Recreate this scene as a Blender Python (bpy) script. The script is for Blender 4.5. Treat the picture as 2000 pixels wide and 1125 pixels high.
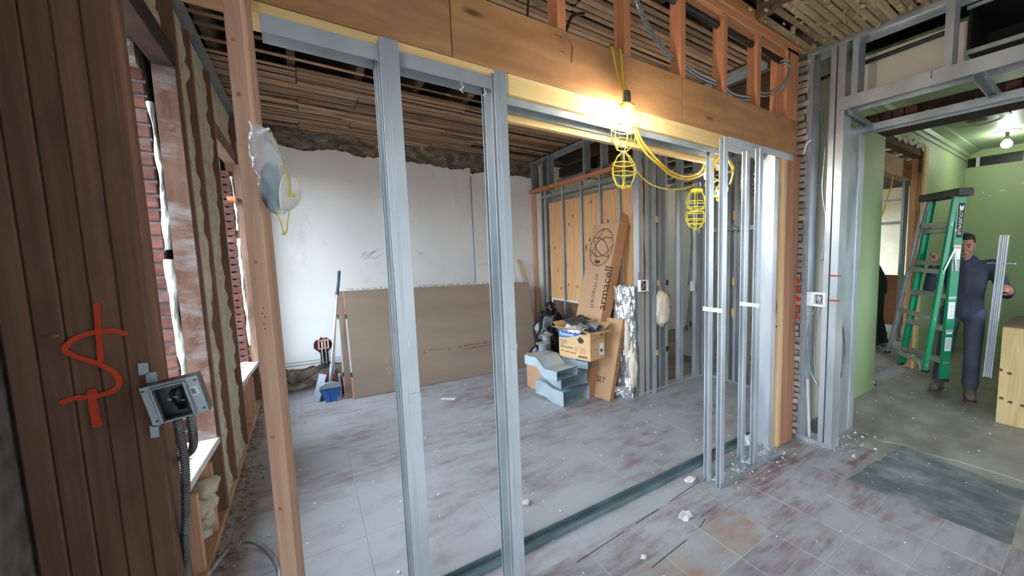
import bpy, bmesh, math, random
from mathutils import Vector, Matrix, noise
random.seed(7)
R = random.uniform
S = bpy.context.scene
for o in list(bpy.data.objects):
    bpy.data.objects.remove(o)
COL = S.collection

# ------------------------------------------------------------------ camera
cd = bpy.data.cameras.new('camera'); cam = bpy.data.objects.new('camera', cd); COL.objects.link(cam)
cd.sensor_width = 36.0; cd.lens = 790.4 / 2000 * 36
cd.shift_x = -(1255.2 - 1000) / 2000; cd.shift_y = (576.9 - 562.5) / 2000
cd.clip_start = 0.02
RT = Vector((0.76812845, -0.64025222, -0.00746903)); UP = Vector((0.0681911, 0.07020101, 0.99519937)); FW = Vector((0.63665427, 0.76495027, -0.0975829))
cam.matrix_world = Matrix(((RT.x, UP.x, -FW.x, 0), (RT.y, UP.y, -FW.y, 0), (RT.z, UP.z, -FW.z, 1.5), (0, 0, 0, 1)))
S.camera = cam
# ------------------------------------------------------------------ world, daylight
w = bpy.data.worlds.new('daylight'); S.world = w; w.use_nodes = True
bgn = w.node_tree.nodes['Background']; bgn.inputs[1].default_value = 12.5
wt_ = w.node_tree; g0 = wt_.nodes.new('ShaderNodeTexCoord'); g1 = wt_.nodes.new('ShaderNodeSeparateXYZ'); g2 = wt_.nodes.new('ShaderNodeMapRange'); g3 = wt_.nodes.new('ShaderNodeMix'); g3.data_type = 'RGBA'
g2.inputs[1].default_value = -0.03; g2.inputs[2].default_value = 0.03; g3.inputs[6].default_value = (0.16, 0.15, 0.14, 1); g3.inputs[7].default_value = (0.72, 0.855, 1.0, 1)   # street below the horizon, overcast sky above
wt_.links.new(g0.outputs['Generated'], g1.inputs[0]); wt_.links.new(g1.outputs[2], g2.inputs[0]); wt_.links.new(g2.outputs[0], g3.inputs[0]); wt_.links.new(g3.outputs[2], bgn.inputs[0])
def portal(name, loc, rot, sx, sy):
    l = bpy.data.lights.new(name, 'AREA'); l.shape = 'RECTANGLE'; l.size = sx; l.size_y = sy; l.cycles.is_portal = True
    o = bpy.data.objects.new(name, l); COL.objects.link(o); o.location = loc; o.rotation_euler = rot
    return o
H90 = math.pi / 2
portal('window_portal', (-0.97, 2.62, 1.5), (0, -H90, 0), 2.0, 1.3)
portal('window_portal', (-0.97, 5.08, 1.5), (0, -H90, 0), 2.0, 1.2)
portal('window_portal', (-0.97, -1.15, 1.5), (0, -H90, 0), 2.4, 2.9)
portal('window_portal', (4.5, -1.07, 1.7), (H90, 0, 0), 1.2, 1.4)  # serves the added hall window, daylight for hall floor and worker
portal('window_portal', (10.9, 6.22, 1.5), (-H90, 0, 0), 2.8, 2.4)
S.view_settings.view_transform = 'Standard'; S.view_settings.look = 'None'
S.view_settings.exposure = 0.27; S.view_settings.gamma = 1.0; S.view_settings.use_curve_mapping = False

# ------------------------------------------------------------------ materials
def C(r, g, b):
    f = lambda c: (c / 255 / 12.92) if c <= 10 else ((c / 255 + 0.055) / 1.055) ** 2.4
    return (f(r), f(g), f(b), 1)
def newmat(name):
    m = bpy.data.materials.new(name); m.use_nodes = True
    return m, m.node_tree.nodes, m.node_tree.links, m.node_tree.nodes['Principled BSDF']
def pm(name, c1, c2=None, scale=(6, 6, 6), rough=0.8, metal=0.0, bump=0.0, detail=5, lo=0.35, hi=0.65, rnd=0.0,
       c3=None, s3=None, lo3=0.55, hi3=0.7, knots=None, dist=0.0, world=False, bscale=None, rrange=0.0, alpha=None):
    """noise blend of c1..c2 (and a second layer c3), object coordinates with a per-object offset"""
    m, N, L, bs = newmat(name)
    bs.inputs['Roughness'].default_value = rough; bs.inputs['Metallic'].default_value = metal
    if c2 is None: c2 = c1
    tc = N.new('ShaderNodeTexCoord'); oi = N.new('ShaderNodeObjectInfo')
    ge = N.new('ShaderNodeNewGeometry')
    if world: vec = ge.outputs['Position']
    else:
        ml = N.new('ShaderNodeMath'); ml.operation = 'MULTIPLY'; ml.inputs[1].default_value = 37.0; L.new(oi.outputs['Random'], ml.inputs[0])
        va = N.new('ShaderNodeVectorMath'); va.operation = 'ADD'; L.new(tc.outputs['Object'], va.inputs[0]); L.new(ml.outputs[0], va.inputs[1]); vec = va.outputs[0]
    mp = N.new('ShaderNodeMapping'); mp.inputs['Scale'].default_value = scale; L.new(vec, mp.inputs[0])
    nz = N.new('ShaderNodeTexNoise'); nz.inputs['Scale'].default_value = 1.0; nz.inputs['Detail'].default_value = detail
    nz.inputs['Distortion'].default_value = dist; L.new(mp.outputs[0], nz.inputs['Vector'])
    rp = N.new('ShaderNodeValToRGB'); rp.color_ramp.elements[0].position = lo; rp.color_ramp.elements[1].position = hi
    rp.color_ramp.elements[0].color = c1; rp.color_ramp.elements[1].color = c2; L.new(nz.outputs[0], rp.inputs[0])
    out = rp.outputs[0]
    def mix(fac, a, b, mode='MIX'):
        x = N.new('ShaderNodeMix'); x.data_type = 'RGBA'; x.blend_type = mode
        if hasattr(fac, 'links'): L.new(fac, x.inputs[0])
        else: x.inputs[0].default_value = fac
        for k, v in ((6, a), (7, b)):
            if hasattr(v, 'links'): L.new(v, x.inputs[k])
            else: x.inputs[k].default_value = v
        return x.outputs[2]
    if c3 is not None:
        mp3 = N.new('ShaderNodeMapping'); mp3.inputs['Scale'].default_value = s3 or scale; mp3.inputs['Location'].default_value = (3.1, 7.7, 1.3); L.new(vec, mp3.inputs[0])
        n3 = N.new('ShaderNodeTexNoise'); n3.inputs['Scale'].default_value = 1.0; n3.inputs['Detail'].default_value = 6; n3.inputs['Roughness'].default_value = 0.65; L.new(mp3.outputs[0], n3.inputs['Vector'])
        r3 = N.new('ShaderNodeMapRange'); r3.inputs[1].default_value = lo3; r3.inputs[2].default_value = hi3; L.new(n3.outputs[0], r3.inputs[0])
        out = mix(r3.outputs[0], out, c3)
    if knots is not None:
        mk_ = N.new('ShaderNodeMapping'); mk_.inputs['Scale'].default_value = knots; L.new(vec, mk_.inputs[0])
        vo = N.new('ShaderNodeTexVoronoi'); vo.inputs['Scale'].default_value = 1.0; L.new(mk_.outputs[0], vo.inputs['Vector'])
        rk = N.new('ShaderNodeMapRange'); rk.inputs[1].default_value = 0.05; rk.inputs[2].default_value = 0.13; rk.inputs[3].default_value = 0.85; rk.inputs[4].default_value = 0.0
        L.new(vo.outputs['Distance'], rk.inputs[0])
        out = mix(rk.outputs[0], out, C(70, 40, 24))
    if rnd:
        hs = N.new('ShaderNodeHueSaturation'); mr = N.new('ShaderNodeMapRange'); mr.inputs[3].default_value = 1 - rnd; mr.inputs[4].default_value = 1 + rnd
        L.new(oi.outputs['Random'], mr.inputs[0]); L.new(mr.outputs[0], hs.inputs['Value']); L.new(out, hs.inputs['Color']); out = hs.outputs[0]
    L.new(out, bs.inputs['Base Color'])
    if rrange:
        rr = N.new('ShaderNodeMapRange'); rr.inputs[3].default_value = max(0.05, rough - rrange); rr.inputs[4].default_value = min(1, rough + rrange)
        L.new(nz.outputs[0], rr.inputs[0]); L.new(rr.outputs[0], bs.inputs['Roughness'])
    if bump:
        src = nz
        if bscale:
            mb = N.new('ShaderNodeMapping'); mb.inputs['Scale'].default_value = bscale; L.new(vec, mb.inputs[0])
            src = N.new('ShaderNodeTexNoise'); src.inputs['Scale'].default_value = 1.0; src.inputs['Detail'].default_value = 5; L.new(mb.outputs[0], src.inputs['Vector'])
        bp = N.new('ShaderNodeBump'); bp.inputs['Strength'].default_value = bump; bp.inputs['Distance'].default_value = 0.01
        L.new(src.outputs[0], bp.inputs['Height']); L.new(bp.outputs[0], bs.inputs['Normal'])
    if alpha is not None: bs.inputs['Alpha'].default_value = alpha
    return m
def wood(name, c1, c2, ax, knots=True, rough=0.75, rnd=0.12, fine=38, dirt=None, **k):
    sc = [fine, fine, fine]; sc[ax] = 1.6; kn = [7, 7, 7]; kn[ax] = 1.6
    return pm(name, c1, c2, tuple(sc), rough, bump=0.12, detail=4, lo=0.3, hi=0.7, rnd=rnd, knots=tuple(kn) if knots else None, dist=0.6,
              c3=dirt, s3=(3, 3, 2), lo3=0.5, hi3=0.75, **k)
def emit(name, col, st):
    m, N, L, bs = newmat(name); bs.inputs['Base Color'].default_value = col
    bs.inputs['Emission Color'].default_value = col; bs.inputs['Emission Strength'].default_value = st
    return m
M = {}
PINK = (C(188, 142, 118), C(212, 170, 144)); OR = (C(168, 102, 62), C(196, 128, 84))
M['fir_z'] = wood('fir upright', *PINK, 2)
M['fir_y'] = wood('fir along y', *PINK, 1); M['fir_x'] = wood('fir along x', *PINK, 0)
M['crip'] = wood('orange fir upright', C(184, 118, 78), C(206, 140, 98), 2); M['crip_x'] = wood('orange fir along x', C(172, 114, 76), C(198, 138, 96), 0)
M['post'] = wood('dusty red brown post', C(100, 70, 54), C(126, 92, 72), 2, rough=0.85, dirt=C(84, 62, 50))
M['post_l'] = wood('pale post', C(196, 154, 108), C(214, 176, 130), 2); M['post_r'] = wood('reddish post plies', C(150, 100, 74), C(176, 124, 94), 2)
M['post_o'] = wood('orange door jamb', C(186, 132, 90), C(206, 154, 110), 2); M['lvl'] = pm('orange plywood beam', C(154, 107, 66), C(180, 132, 86), (1.3, 10, 10), 0.7, bump=0.08, detail=4, lo=0.3, hi=0.7, dist=1.6, c3=C(134, 92, 62), s3=(1.6, 3, 3), lo3=0.5, hi3=0.72, knots=(2.4, 4, 7), rnd=0.06)
M['yel'] = wood('yellow pine along x', C(214, 176, 112), C(228, 196, 138), 0, rnd=0.04)
M['ply'] = pm('plywood sheet', C(208, 152, 100), C(226, 180, 128), (14, 14, 1.6), 0.7, detail=4, lo=0.3, hi=0.7, dist=1.8, knots=(3.2, 3.2, 1.9), rnd=0.05)
M['plyx'] = pm('plywood crate', C(190, 158, 104), C(212, 184, 132), (14, 14, 1.6), 0.7, detail=4, lo=0.3, hi=0.7, dist=1.8, knots=(3, 3.0, 2.3), rnd=0.05)
M['lath'] = wood('old lath', C(124, 96, 74), C(166, 136, 108), 0, knots=False, rough=0.95, rnd=0.42, fine=60, dirt=C(96, 76, 58))
M['lath_e'] = wood('old lath ends', C(150, 130, 112), C(186, 170, 152), 1, knots=False, rough=0.95, rnd=0.25, fine=60)
M['lathk'] = wood('plaster caked lath', C(136, 116, 86), C(174, 156, 120), 0, knots=False, rough=0.95, rnd=0.25, fine=40, dirt=C(110, 84, 60))
M['joist'] = wood('old joist', C(84, 66, 50), C(112, 88, 66), 1, knots=False, rough=0.95)
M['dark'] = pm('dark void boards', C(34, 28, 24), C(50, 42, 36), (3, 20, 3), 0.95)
M['old'] = wood('old stained wood', C(112, 86, 70), C(148, 118, 98), 2, rough=0.9, dirt=C(72, 50, 36))
M['jamb'] = pm('plaster smeared wood board', C(78, 50, 36), C(102, 74, 58), (14, 14, 5), 0.9, bump=0.3, c3=C(116, 104, 102), s3=(5, 5, 9), lo3=0.5, hi3=0.66, dist=0.8)
M['char'] = pm('charred wood', C(30, 24, 22), C(66, 46, 36), (10, 4, 10), 0.9, bump=0.2)
M['furr'] = wood('furring edge', C(104, 76, 60), C(134, 102, 82), 2, knots=False)
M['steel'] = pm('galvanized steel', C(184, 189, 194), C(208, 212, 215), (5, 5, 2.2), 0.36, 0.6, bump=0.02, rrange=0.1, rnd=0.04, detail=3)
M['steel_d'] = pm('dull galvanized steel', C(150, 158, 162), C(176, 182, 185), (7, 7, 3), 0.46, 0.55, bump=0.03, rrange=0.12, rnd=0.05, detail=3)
M['steel_t'] = pm('blue green floor track steel', C(104, 122, 126), C(128, 146, 150), (7, 7, 7), 0.5, 0.6, rrange=0.1)
M['duct'] = pm('duct sheet metal', C(178, 196, 204), C(202, 216, 222), (5, 5, 5), 0.34, 0.45, rrange=0.1, rnd=0.05, detail=3)
M['plaster'] = pm('white plaster', C(222, 222, 220), C(234, 234, 231), (1.4, 1.4, 1.4), 0.85, c3=C(208, 204, 200), s3=(2.6, 2.6, 1.2), lo3=0.58, hi3=0.78, bump=0.02)
M['rubble'] = pm('exposed masonry', C(96, 86, 78), C(144, 130, 116), (9, 9, 14), 0.95, bump=0.6, c3=C(178, 168, 156), s3=(14, 14, 22), lo3=0.58, hi3=0.7)
M['beige'] = pm('beige plasterboard', C(206, 196, 180), C(216, 208, 192), (3, 3, 3), 0.9)
M['cream'] = pm('cream spray foam wall', C(236, 226, 190), C(246, 240, 214), (5, 5, 5), 0.9, bump=0.5, bscale=(14, 14, 14))
M['green'] = pm('green wall paint', C(150, 168, 122), C(158, 176, 130), (2, 2, 2), 0.55, bump=0.03, c3=C(140, 156, 112), s3=(4, 4, 4), lo3=0.6, hi3=0.8)
M['greenc'] = pm('green ceiling paint', C(140, 160, 124), C(148, 168, 132), (2, 2, 2), 0.5)
M['foam'] = pm('spray foam', C(182, 172, 148), C(210, 203, 184), (16, 16, 16), 0.9, bump=0.7, bscale=(30, 30, 30), c3=C(140, 126, 100), s3=(20, 20, 20), lo3=0.58, hi3=0.7)
M['foamw'] = pm('white gap foam', C(180, 184, 176), C(206, 210, 202), (20, 20, 20), 0.8, bump=0.5)
M['brick'] = pm('red brick', C(80, 48, 42), C(106, 66, 56), (18, 18, 30), 0.95, bump=0.4, rnd=0.22, c3=C(98, 86, 84), s3=(7, 7, 12), lo3=0.52, hi3=0.72)
M['mortar'] = pm('mortar', C(92, 84, 80), C(122, 114, 110), (20, 20, 20), 0.95, bump=0.4)
M['tile'] = pm('dusty maroon floor tile', C(112, 88, 88), C(148, 138, 139), (7, 26, 9), 0.72, detail=9, lo=0.38, hi=0.6, rnd=0.05, c3=C(160, 160, 161), s3=(2.4, 3.6, 1.5), lo3=0.40, hi3=0.62, world=True, bump=0.05)
M['tile2'] = pm('dusty floor tile', C(126, 113, 114), C(154, 150, 152), (6, 12, 5), 0.72, detail=9, lo=0.36, hi=0.58, rnd=0.025, c3=C(160, 161, 164), s3=(1.4, 2.0, 1.3), lo3=0.40, hi3=0.58, world=True, bump=0.05)
M['tile3'] = pm('dusty terracotta floor tile', C(156, 128, 112), C(156, 145, 138), (7, 16, 7), 0.75, detail=9, lo=0.38, hi=0.58, rnd=0.03, c3=C(160, 160, 160), s3=(3.2, 4.2, 1.5), lo3=0.40, hi3=0.6, world=True)
M['grout'] = pm('tile bed dust', C(158, 156, 156), C(170, 169, 169), (14, 14, 14), 0.95, world=True)
M['slab'] = pm('dusty hall floor', C(142, 136, 126), C(164, 158, 148), (4, 4, 4), 0.6, detail=7, world=True, c3=C(122, 112, 102), s3=(1.5, 2.2, 2), lo3=0.5, hi3=0.7)
M['patch'] = pm('dark green worn floor patch', C(88, 96, 96), C(114, 120, 120), (14, 5, 5), 0.7, detail=9, world=True, c3=C(146, 148, 148), s3=(5, 3, 3), lo3=0.46, hi3=0.66)
M['gap'] = pm('dark gap', C(54, 50, 48))
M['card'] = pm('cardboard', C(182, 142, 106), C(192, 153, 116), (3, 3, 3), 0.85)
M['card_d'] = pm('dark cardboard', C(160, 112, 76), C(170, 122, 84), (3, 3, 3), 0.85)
M['cardy'] = pm('light cardboard', C(200, 164, 116), C(208, 172, 126), (3, 3, 3), 0.85)
M['ink'] = pm('dark print', C(60, 50, 46), rough=0.9); M['inkb'] = pm('brown print', C(128, 92, 66), rough=0.9)
M['inks'] = pm('faded stamp print', C(104, 92, 84), rough=0.9); M['blue'] = pm('blue print', C(58, 104, 172), rough=0.7); M['white'] = pm('white paper', C(232, 232, 230), rough=0.7)
M['gyp'] = pm('brown gypsum paper', C(150, 132, 116), C(160, 142, 125), (1, 1, 5), 0.85, rnd=0.05); M['gypw'] = pm('gypsum edge', C(214, 206, 200), C(226, 220, 214), (9, 9, 9), 0.9)
M['gypd'] = pm('gypsum dust', C(158, 142, 127), C(172, 158, 144), (30, 30, 30), 0.9); M['pink'] = pm('pink end tape', C(206, 128, 116), C(222, 158, 146), (8, 8, 5), 0.7)
M['black'] = pm('black plastic', C(26, 26, 28), C(36, 36, 38), (5, 5, 5), 0.45); M['bagblk'] = pm('black polythene', C(22, 22, 25), C(32, 32, 36), (8, 8, 8), 0.25, bump=0.5, bscale=(14, 14, 14))
M['pipe'] = pm('black pipe', C(30, 29, 28), C(44, 42, 40), (5, 5, 5), 0.4)
M['foil'] = pm('crinkled foil', C(206, 208, 210), C(226, 228, 230), (5, 5, 5), 0.26, 0.85, bump=1.0, bscale=(26, 26, 26))
M['yelp'] = pm('yellow plastic', C(232, 208, 40), C(238, 216, 60), (5, 5, 5), 0.4); M['yelc'] = pm('yellow cord', C(206, 166, 44), C(218, 180, 58), (9, 9, 9), 0.5)
M['cable'] = pm('armoured cable', C(150, 154, 156), C(176, 180, 182), (20, 20, 20), 0.35, 0.8); M['cabled'] = pm('dark armoured cable', C(92, 92, 92), C(122, 122, 120), (20, 20, 20), 0.42, 0.7)
M['boxm'] = pm('electrical box steel', C(146, 158, 164), C(164, 176, 182), (14, 14, 14), 0.42, 0.6)
M['orange'] = pm('orange spray paint', C(190, 56, 26), C(204, 70, 36), (9, 9, 9), 0.8)
M['batt'] = pm('pale insulation', C(216, 200, 176), C(232, 222, 204), (9, 9, 9), 0.95, bump=0.6, bscale=(30, 30, 30))
M['bris'] = pm('blue bristles', C(38, 92, 168), C(64, 124, 196), (60, 60, 4), 0.6); M['grey'] = pm('grey plastic', C(138, 146, 156), C(156, 163, 172), (5, 5, 5), 0.5)
M['broomh'] = pm('broom handle', C(200, 190, 176), C(214, 206, 192), (9, 9, 3), 0.5); M['grip'] = pm('slate grip', C(74, 92, 104), rough=0.5); M['violet'] = pm('pale violet pole', C(168, 172, 206), rough=0.4)
M['brownp'] = pm('brown plastic', C(112, 66, 44), C(126, 78, 54), (5, 5, 5), 0.6)
M['fib'] = pm('green fibreglass', C(16, 124, 84), C(24, 136, 94), (4, 4, 2), 0.4); M['alum'] = pm('dusty aluminium', C(150, 150, 144), C(172, 172, 166), (6, 6, 6), 0.45, 0.5)
M['cap'] = pm('dirty ladder cap', C(60, 58, 54), C(86, 82, 76), (12, 12, 12), 0.7)
M['skin'] = pm('skin', C(150, 104, 84), C(160, 114, 92), (9, 9, 9), 0.55); M['hair'] = pm('black hair', C(22, 19, 18), C(34, 30, 28), (60, 60, 60), 0.6, bump=0.3)
M['lip'] = pm('lip', C(130, 78, 68)); M['jacket'] = pm('navy jacket', C(44, 48, 60), C(54, 58, 70), (8, 8, 8), 0.9, bump=0.35, bscale=(9, 9, 9)); M['jean'] = pm('dusty dark jeans', C(56, 60, 76), C(72, 76, 92), (7, 7, 7), 0.9, bump=0.35, bscale=(9, 9, 9))
M['boot'] = pm('dusty work boot', C(92, 80, 68), C(116, 104, 92), (14, 14, 14), 0.85); M['blackc'] = pm('black cloth', C(24, 25, 28), C(32, 33, 36), (8, 8, 8), 0.9)
M['deb'] = pm('plaster crumbs', C(196, 190, 182), C(222, 218, 212), (20, 20, 20), 0.95, rnd=0.12); M['debb'] = pm('brown crumbs', C(140, 124, 108), C(180, 166, 150), (20, 20, 20), 0.95, rnd=0.2)
M['bulb'] = emit('lit lamp bulb', (1, 0.95, 0.82, 1), 400.0); M['bulb2'] = emit('lit far lamp bulb', (1, 0.91, 0.74, 1), 420.0); M['bulbc'] = emit('lit hall bulb', (0.97, 1.0, 0.92, 1), 120.0)
M['film'] = pm('clear polythene', C(206, 214, 222), C(226, 232, 238), (9, 9, 9), 0.14, bump=0.9, bscale=(22, 22, 22), alpha=0.36)
M['mask'] = pm('white dust mask', C(196, 190, 180), C(214, 208, 198), (9, 9, 9), 0.9); M['strap'] = pm('yellow elastic', C(200, 180, 60), C(214, 196, 84), (9, 9, 9), 0.7)
M['spool'] = pm('grey wire', C(120, 128, 142), C(146, 152, 164), (40, 40, 90), 0.5); M['spoolf'] = pm('spool flange', C(150, 146, 140), C(170, 166, 160), (5, 5, 5), 0.7)
M['cab'] = pm('brown board', C(150, 98, 66), C(162, 108, 74), (3, 3, 9), 0.7); M['knot'] = pm('wood knot', C(96, 56, 34), C(120, 74, 46), (60, 60, 60), 0.8)
M['glass'] = pm('thin glass', C(240, 246, 250), rough=0.05, alpha=0.08)

# ------------------------------------------------------------------ mesh helpers
V = Vector
class MB:
    def __init__(s): s.v = []; s.f = []; s.mi = []; s.cur = 0
    def add(s, vs, fs):
        n = len(s.v); s.v += [V(p) for p in vs]; s.f += [tuple(i + n for i in f) for f in fs]; s.mi += [s.cur] * len(fs); return s
    def box(s, x0, x1, y0, y1, z0, z1):
        return s.add([(x0, y0, z0), (x1, y0, z0), (x1, y1, z0), (x0, y1, z0), (x0, y0, z1), (x1, y0, z1), (x1, y1, z1), (x0, y1, z1)],
                     [(0, 3, 2, 1), (4, 5, 6, 7), (0, 1, 5, 4), (1, 2, 6, 5), (2, 3, 7, 6), (3, 0, 4, 7)])
    def prism(s, prof, p, q, a, b=None, smooth=False):
        p, q, a = V(p), V(q), V(a); d = (q - p).normalized(); a = (a - d * a.dot(d)).normalized(); b = d.cross(a) if b is None else V(b)
        n = len(prof); vs = [p + a * u + b * t for u, t in prof] + [q + a * u + b * t for u, t in prof]
        fs = [(i, (i + 1) % n, n + (i + 1) % n, n + i) for i in range(n)] + [tuple(range(n - 1, -1, -1)), tuple(range(n, 2 * n))]
        return s.add(vs, fs)
    def beam(s, p, q, wd, th, a):
        return s.prism([(-wd / 2, -th / 2), (wd / 2, -th / 2), (wd / 2, th / 2), (-wd / 2, th / 2)], p, q, a)
    def chan(s, p, q, web, fl, a, b, lip=0.008, t=0.0016):
        """C section: web along a (centred on p-q), flanges point along b"""
        h = web / 2
        if lip:
            o = [(-h + lip, fl), (-h, fl), (-h, 0), (h, 0), (h, fl), (h - lip, fl), (h - lip, fl - t), (h - t, fl - t), (h - t, t), (-h + t, t), (-h + t, fl - t), (-h + lip, fl - t)]
        else: o = [(-h, fl), (-h, 0), (h, 0), (h, fl), (h - t, fl), (h - t, t), (-h + t, t), (-h + t, fl)]
        return s.prism(o, p, q, a, V(b).normalized())
    def tube(s, pts, r, n=8, cap=True, rf=None):
        P = [V(p) for p in pts]; rings = []; d0 = (P[1] - P[0]).normalized()
        a = d0.orthogonal().normalized()
        for i, p in enumerate(P):
            d = ((P[min(i + 1, len(P) - 1)] - P[max(i - 1, 0)])).normalized()
            a = (a - d * a.dot(d)); a = a.normalized() if a.length > 1e-6 else d.orthogonal().normalized(); b = d.cross(a)
            rr = r if rf is None else rf(i)
            rings.append([p + (a * math.cos(2 * math.pi * k / n) + b * math.sin(2 * math.pi * k / n)) * rr for k in range(n)])
        vs = [v for ring in rings for v in ring]; fs = []
        for i in range(len(P) - 1):
            for k in range(n): fs.append((i * n + k, i * n + (k + 1) % n, (i + 1) * n + (k + 1) % n, (i + 1) * n + k))
        if cap: fs += [tuple(range(n - 1, -1, -1)), tuple((len(P) - 1) * n + k for k in range(n))]
        return s.add(vs, fs)
    def lathe(s, prof, c, ax=(0, 0, 1), n=20):
        c = V(c); d = V(ax).normalized(); a = d.orthogonal().normalized(); b = d.cross(a); vs = []; fs = []
        for r, h in prof: vs += [c + d * h + (a * math.cos(2 * math.pi * k / n) + b * math.sin(2 * math.pi * k / n)) * max(r, 1e-4) for k in range(n)]
        m = len(prof)
        for i in range(m - 1):
            for k in range(n): fs.append((i * n + k, i * n + (k + 1) % n, (i + 1) * n + (k + 1) % n, (i + 1) * n + k))
        fs += [tuple(range(n - 1, -1, -1)), tuple((m - 1) * n + k for k in range(n))]
        return s.add(vs, fs)
    def grid(s, fn, nu, nv):
        vs = [fn(i / nu, j / nv) for i in range(nu + 1) for j in range(nv + 1)]; w_ = nv + 1
        return s.add(vs, [(i * w_ + j, (i + 1) * w_ + j, (i + 1) * w_ + j + 1, i * w_ + j + 1) for i in range(nu) for j in range(nv)])
    def ball(s, c, r, sub=2, amp=0.0, fr=4.0, seed=0.0, rot=None):
        bm = bmesh.new(); bmesh.ops.create_icosphere(bm, subdivisions=sub, radius=1.0); c = V(c)
        r = (r, r, r) if not hasattr(r, '__len__') else r
        for v in bm.verts:
            k = 1 + amp * noise.noise(v.co * fr + V((seed, seed * 1.7, seed * .3)))
            p = V((v.co.x * r[0], v.co.y * r[1], v.co.z * r[2])) * k
            if rot is not None: p = rot @ p
            v.co = p + c
        bm.verts.ensure_lookup_table(); bm.verts.index_update()
        s.add([v.co.copy() for v in bm.verts], [tuple(v.index for v in f.verts) for f in bm.faces]); bm.free(); return s
    def cap(s, p, q, r1, r2, n=12):
        p, q = V(p), V(q); d = q - p; L_ = d.length; d.normalize(); prof = []
        for k in range(5): t = math.pi / 2 * k / 4; prof.append((r1 * math.sin(t), -r1 * math.cos(t)))
        for k in range(5): t = math.pi / 2 * k / 4; prof.append((r2 * math.cos(t), L_ + r2 * math.sin(t)))
        return s.lathe(prof, p, d, n)
W = {}
def reg(o, wl): W[o.name] = V(wl)
def obj(name, mb, mat, parent=None, smooth=False, bev=0.0, mats=None, at=None):
    vs = mb.v
    lo = V((min(v.x for v in vs), min(v.y for v in vs), min(v.z for v in vs))); hi = V((max(v.x for v in vs), max(v.y for v in vs), max(v.z for v in vs)))
    c = V(at) if at is not None else V(((lo.x + hi.x) / 2, (lo.y + hi.y) / 2, lo.z))
    me = bpy.data.meshes.new(name); me.from_pydata([v - c for v in vs], [], mb.f)
    for m in (mats or [mat]): me.materials.append(M[m] if isinstance(m, str) else m)
    if mats: me.polygons.foreach_set('material_index', mb.mi)
    if smooth: me.polygons.foreach_set('use_smooth', [True] * len(me.polygons))
    me.update()
    bm = bmesh.new(); bm.from_mesh(me); bmesh.ops.recalc_face_normals(bm, faces=bm.faces)
    if bev: bmesh.ops.bevel(bm, geom=list(bm.edges), offset=bev, segments=1, affect='EDGES', clamp_overlap=True)
    bm.to_mesh(me); bm.free()
    o = bpy.data.objects.new(name, me); COL.objects.link(o); put(o, c, parent); return o
def put(o, c, parent=None):
    reg(o, c)
    if parent is not None:
        o.parent = parent; o.location = V(c) - W[parent.name]
    else: o.location = c
def box(name, x0, x1, y0, y1, z0, z1, mat, parent=None, bev=0.002): return obj(name, MB().box(x0, x1, y0, y1, z0, z1), mat, parent, bev=bev)
def tag(o, label, cat, group=None):
    o['label'] = label; o['category'] = cat
    if group: o['group'] = group
    return o
def stru(o): o['kind'] = 'structure'; return o
def thing(name, loc, label, cat, group=None):
    o = bpy.data.objects.new(name, None); COL.objects.link(o); o.empty_display_size = 0.05; o.location = loc; reg(o, loc); return tag(o, label, cat, group)
def spline(pts, n=8):
    P = [V(p) for p in pts]; out = []
    for i in range(len(P) - 1):
        p0, p1, p2, p3 = P[max(i - 1, 0)], P[i], P[i + 1], P[min(i + 2, len(P) - 1)]
        for k in range(n):
            t = k / n; out.append(0.5 * ((2 * p1) + (p2 - p0) * t + (2 * p0 - 5 * p1 + 4 * p2 - p3) * t * t + (3 * p1 - p0 - 3 * p2 + p3) * t ** 3))
    return out + [P[-1]]
def resample(P, step):
    out = [P[0]]; acc = 0.0
    for a, b in zip(P, P[1:]):
        L_ = (b - a).length; t = step - acc
        while t <= L_: out.append(a.lerp(b, t / L_)); t += step
        acc = L_ - (t - step)
    return out
def armored(name, pts, r, mat, parent=None, pitch=0.008):
    P = resample(spline(pts, 14), pitch / 2)
    return obj(name, MB().tube(P, r, 10, rf=lambda i: r * (1.12 if i % 2 else 0.86)), mat, parent, smooth=False)
def cord(name, pts, r, mat, parent=None, n=8, k=10): return obj(name, MB().tube(spline(pts, k), r, n), mat, parent, smooth=True)
def text(name, body, o, xd, yd, size, mat, parent, ext=0.0004, align='LEFT'):
    cu = bpy.data.curves.new('t', 'FONT'); cu.body = body; cu.size = size; cu.extrude = ext; cu.align_x = align; cu.resolution_u = 3
    to = bpy.data.objects.new('t', cu); COL.objects.link(to); me = bpy.data.meshes.new_from_object(to)
    bpy.data.objects.remove(to); xd = V(xd).normalized(); yd = V(yd).normalized(); zd = xd.cross(yd); mb = MB()
    mb.add([V(o) + xd * v.co.x + yd * v.co.y + zd * v.co.z for v in me.vertices], [tuple(p.vertices) for p in me.polygons])
    return obj(name, mb, mat, parent)
def fuse(mb, voxel, smooth_it=4):
    me = bpy.data.meshes.new('t'); me.from_pydata([tuple(v) for v in mb.v], [], mb.f); me.update()
    o = bpy.data.objects.new('t', me); COL.objects.link(o)
    bm = bmesh.new(); bm.from_mesh(me); bmesh.ops.recalc_face_normals(bm, faces=bm.faces); bm.to_mesh(me); bm.free()
    r = o.modifiers.new('r', 'REMESH'); r.mode = 'VOXEL'; r.voxel_size = voxel
    sm = o.modifiers.new('s', 'SMOOTH'); sm.iterations = smooth_it; sm.factor = 0.5
    dg = bpy.context.evaluated_depsgraph_get(); dg.update(); m2 = bpy.data.meshes.new_from_object(o.evaluated_get(dg))
    out = MB(); out.add([v.co.copy() for v in m2.vertices], [tuple(p.vertices) for p in m2.polygons])
    bpy.data.objects.remove(o); return out
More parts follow.
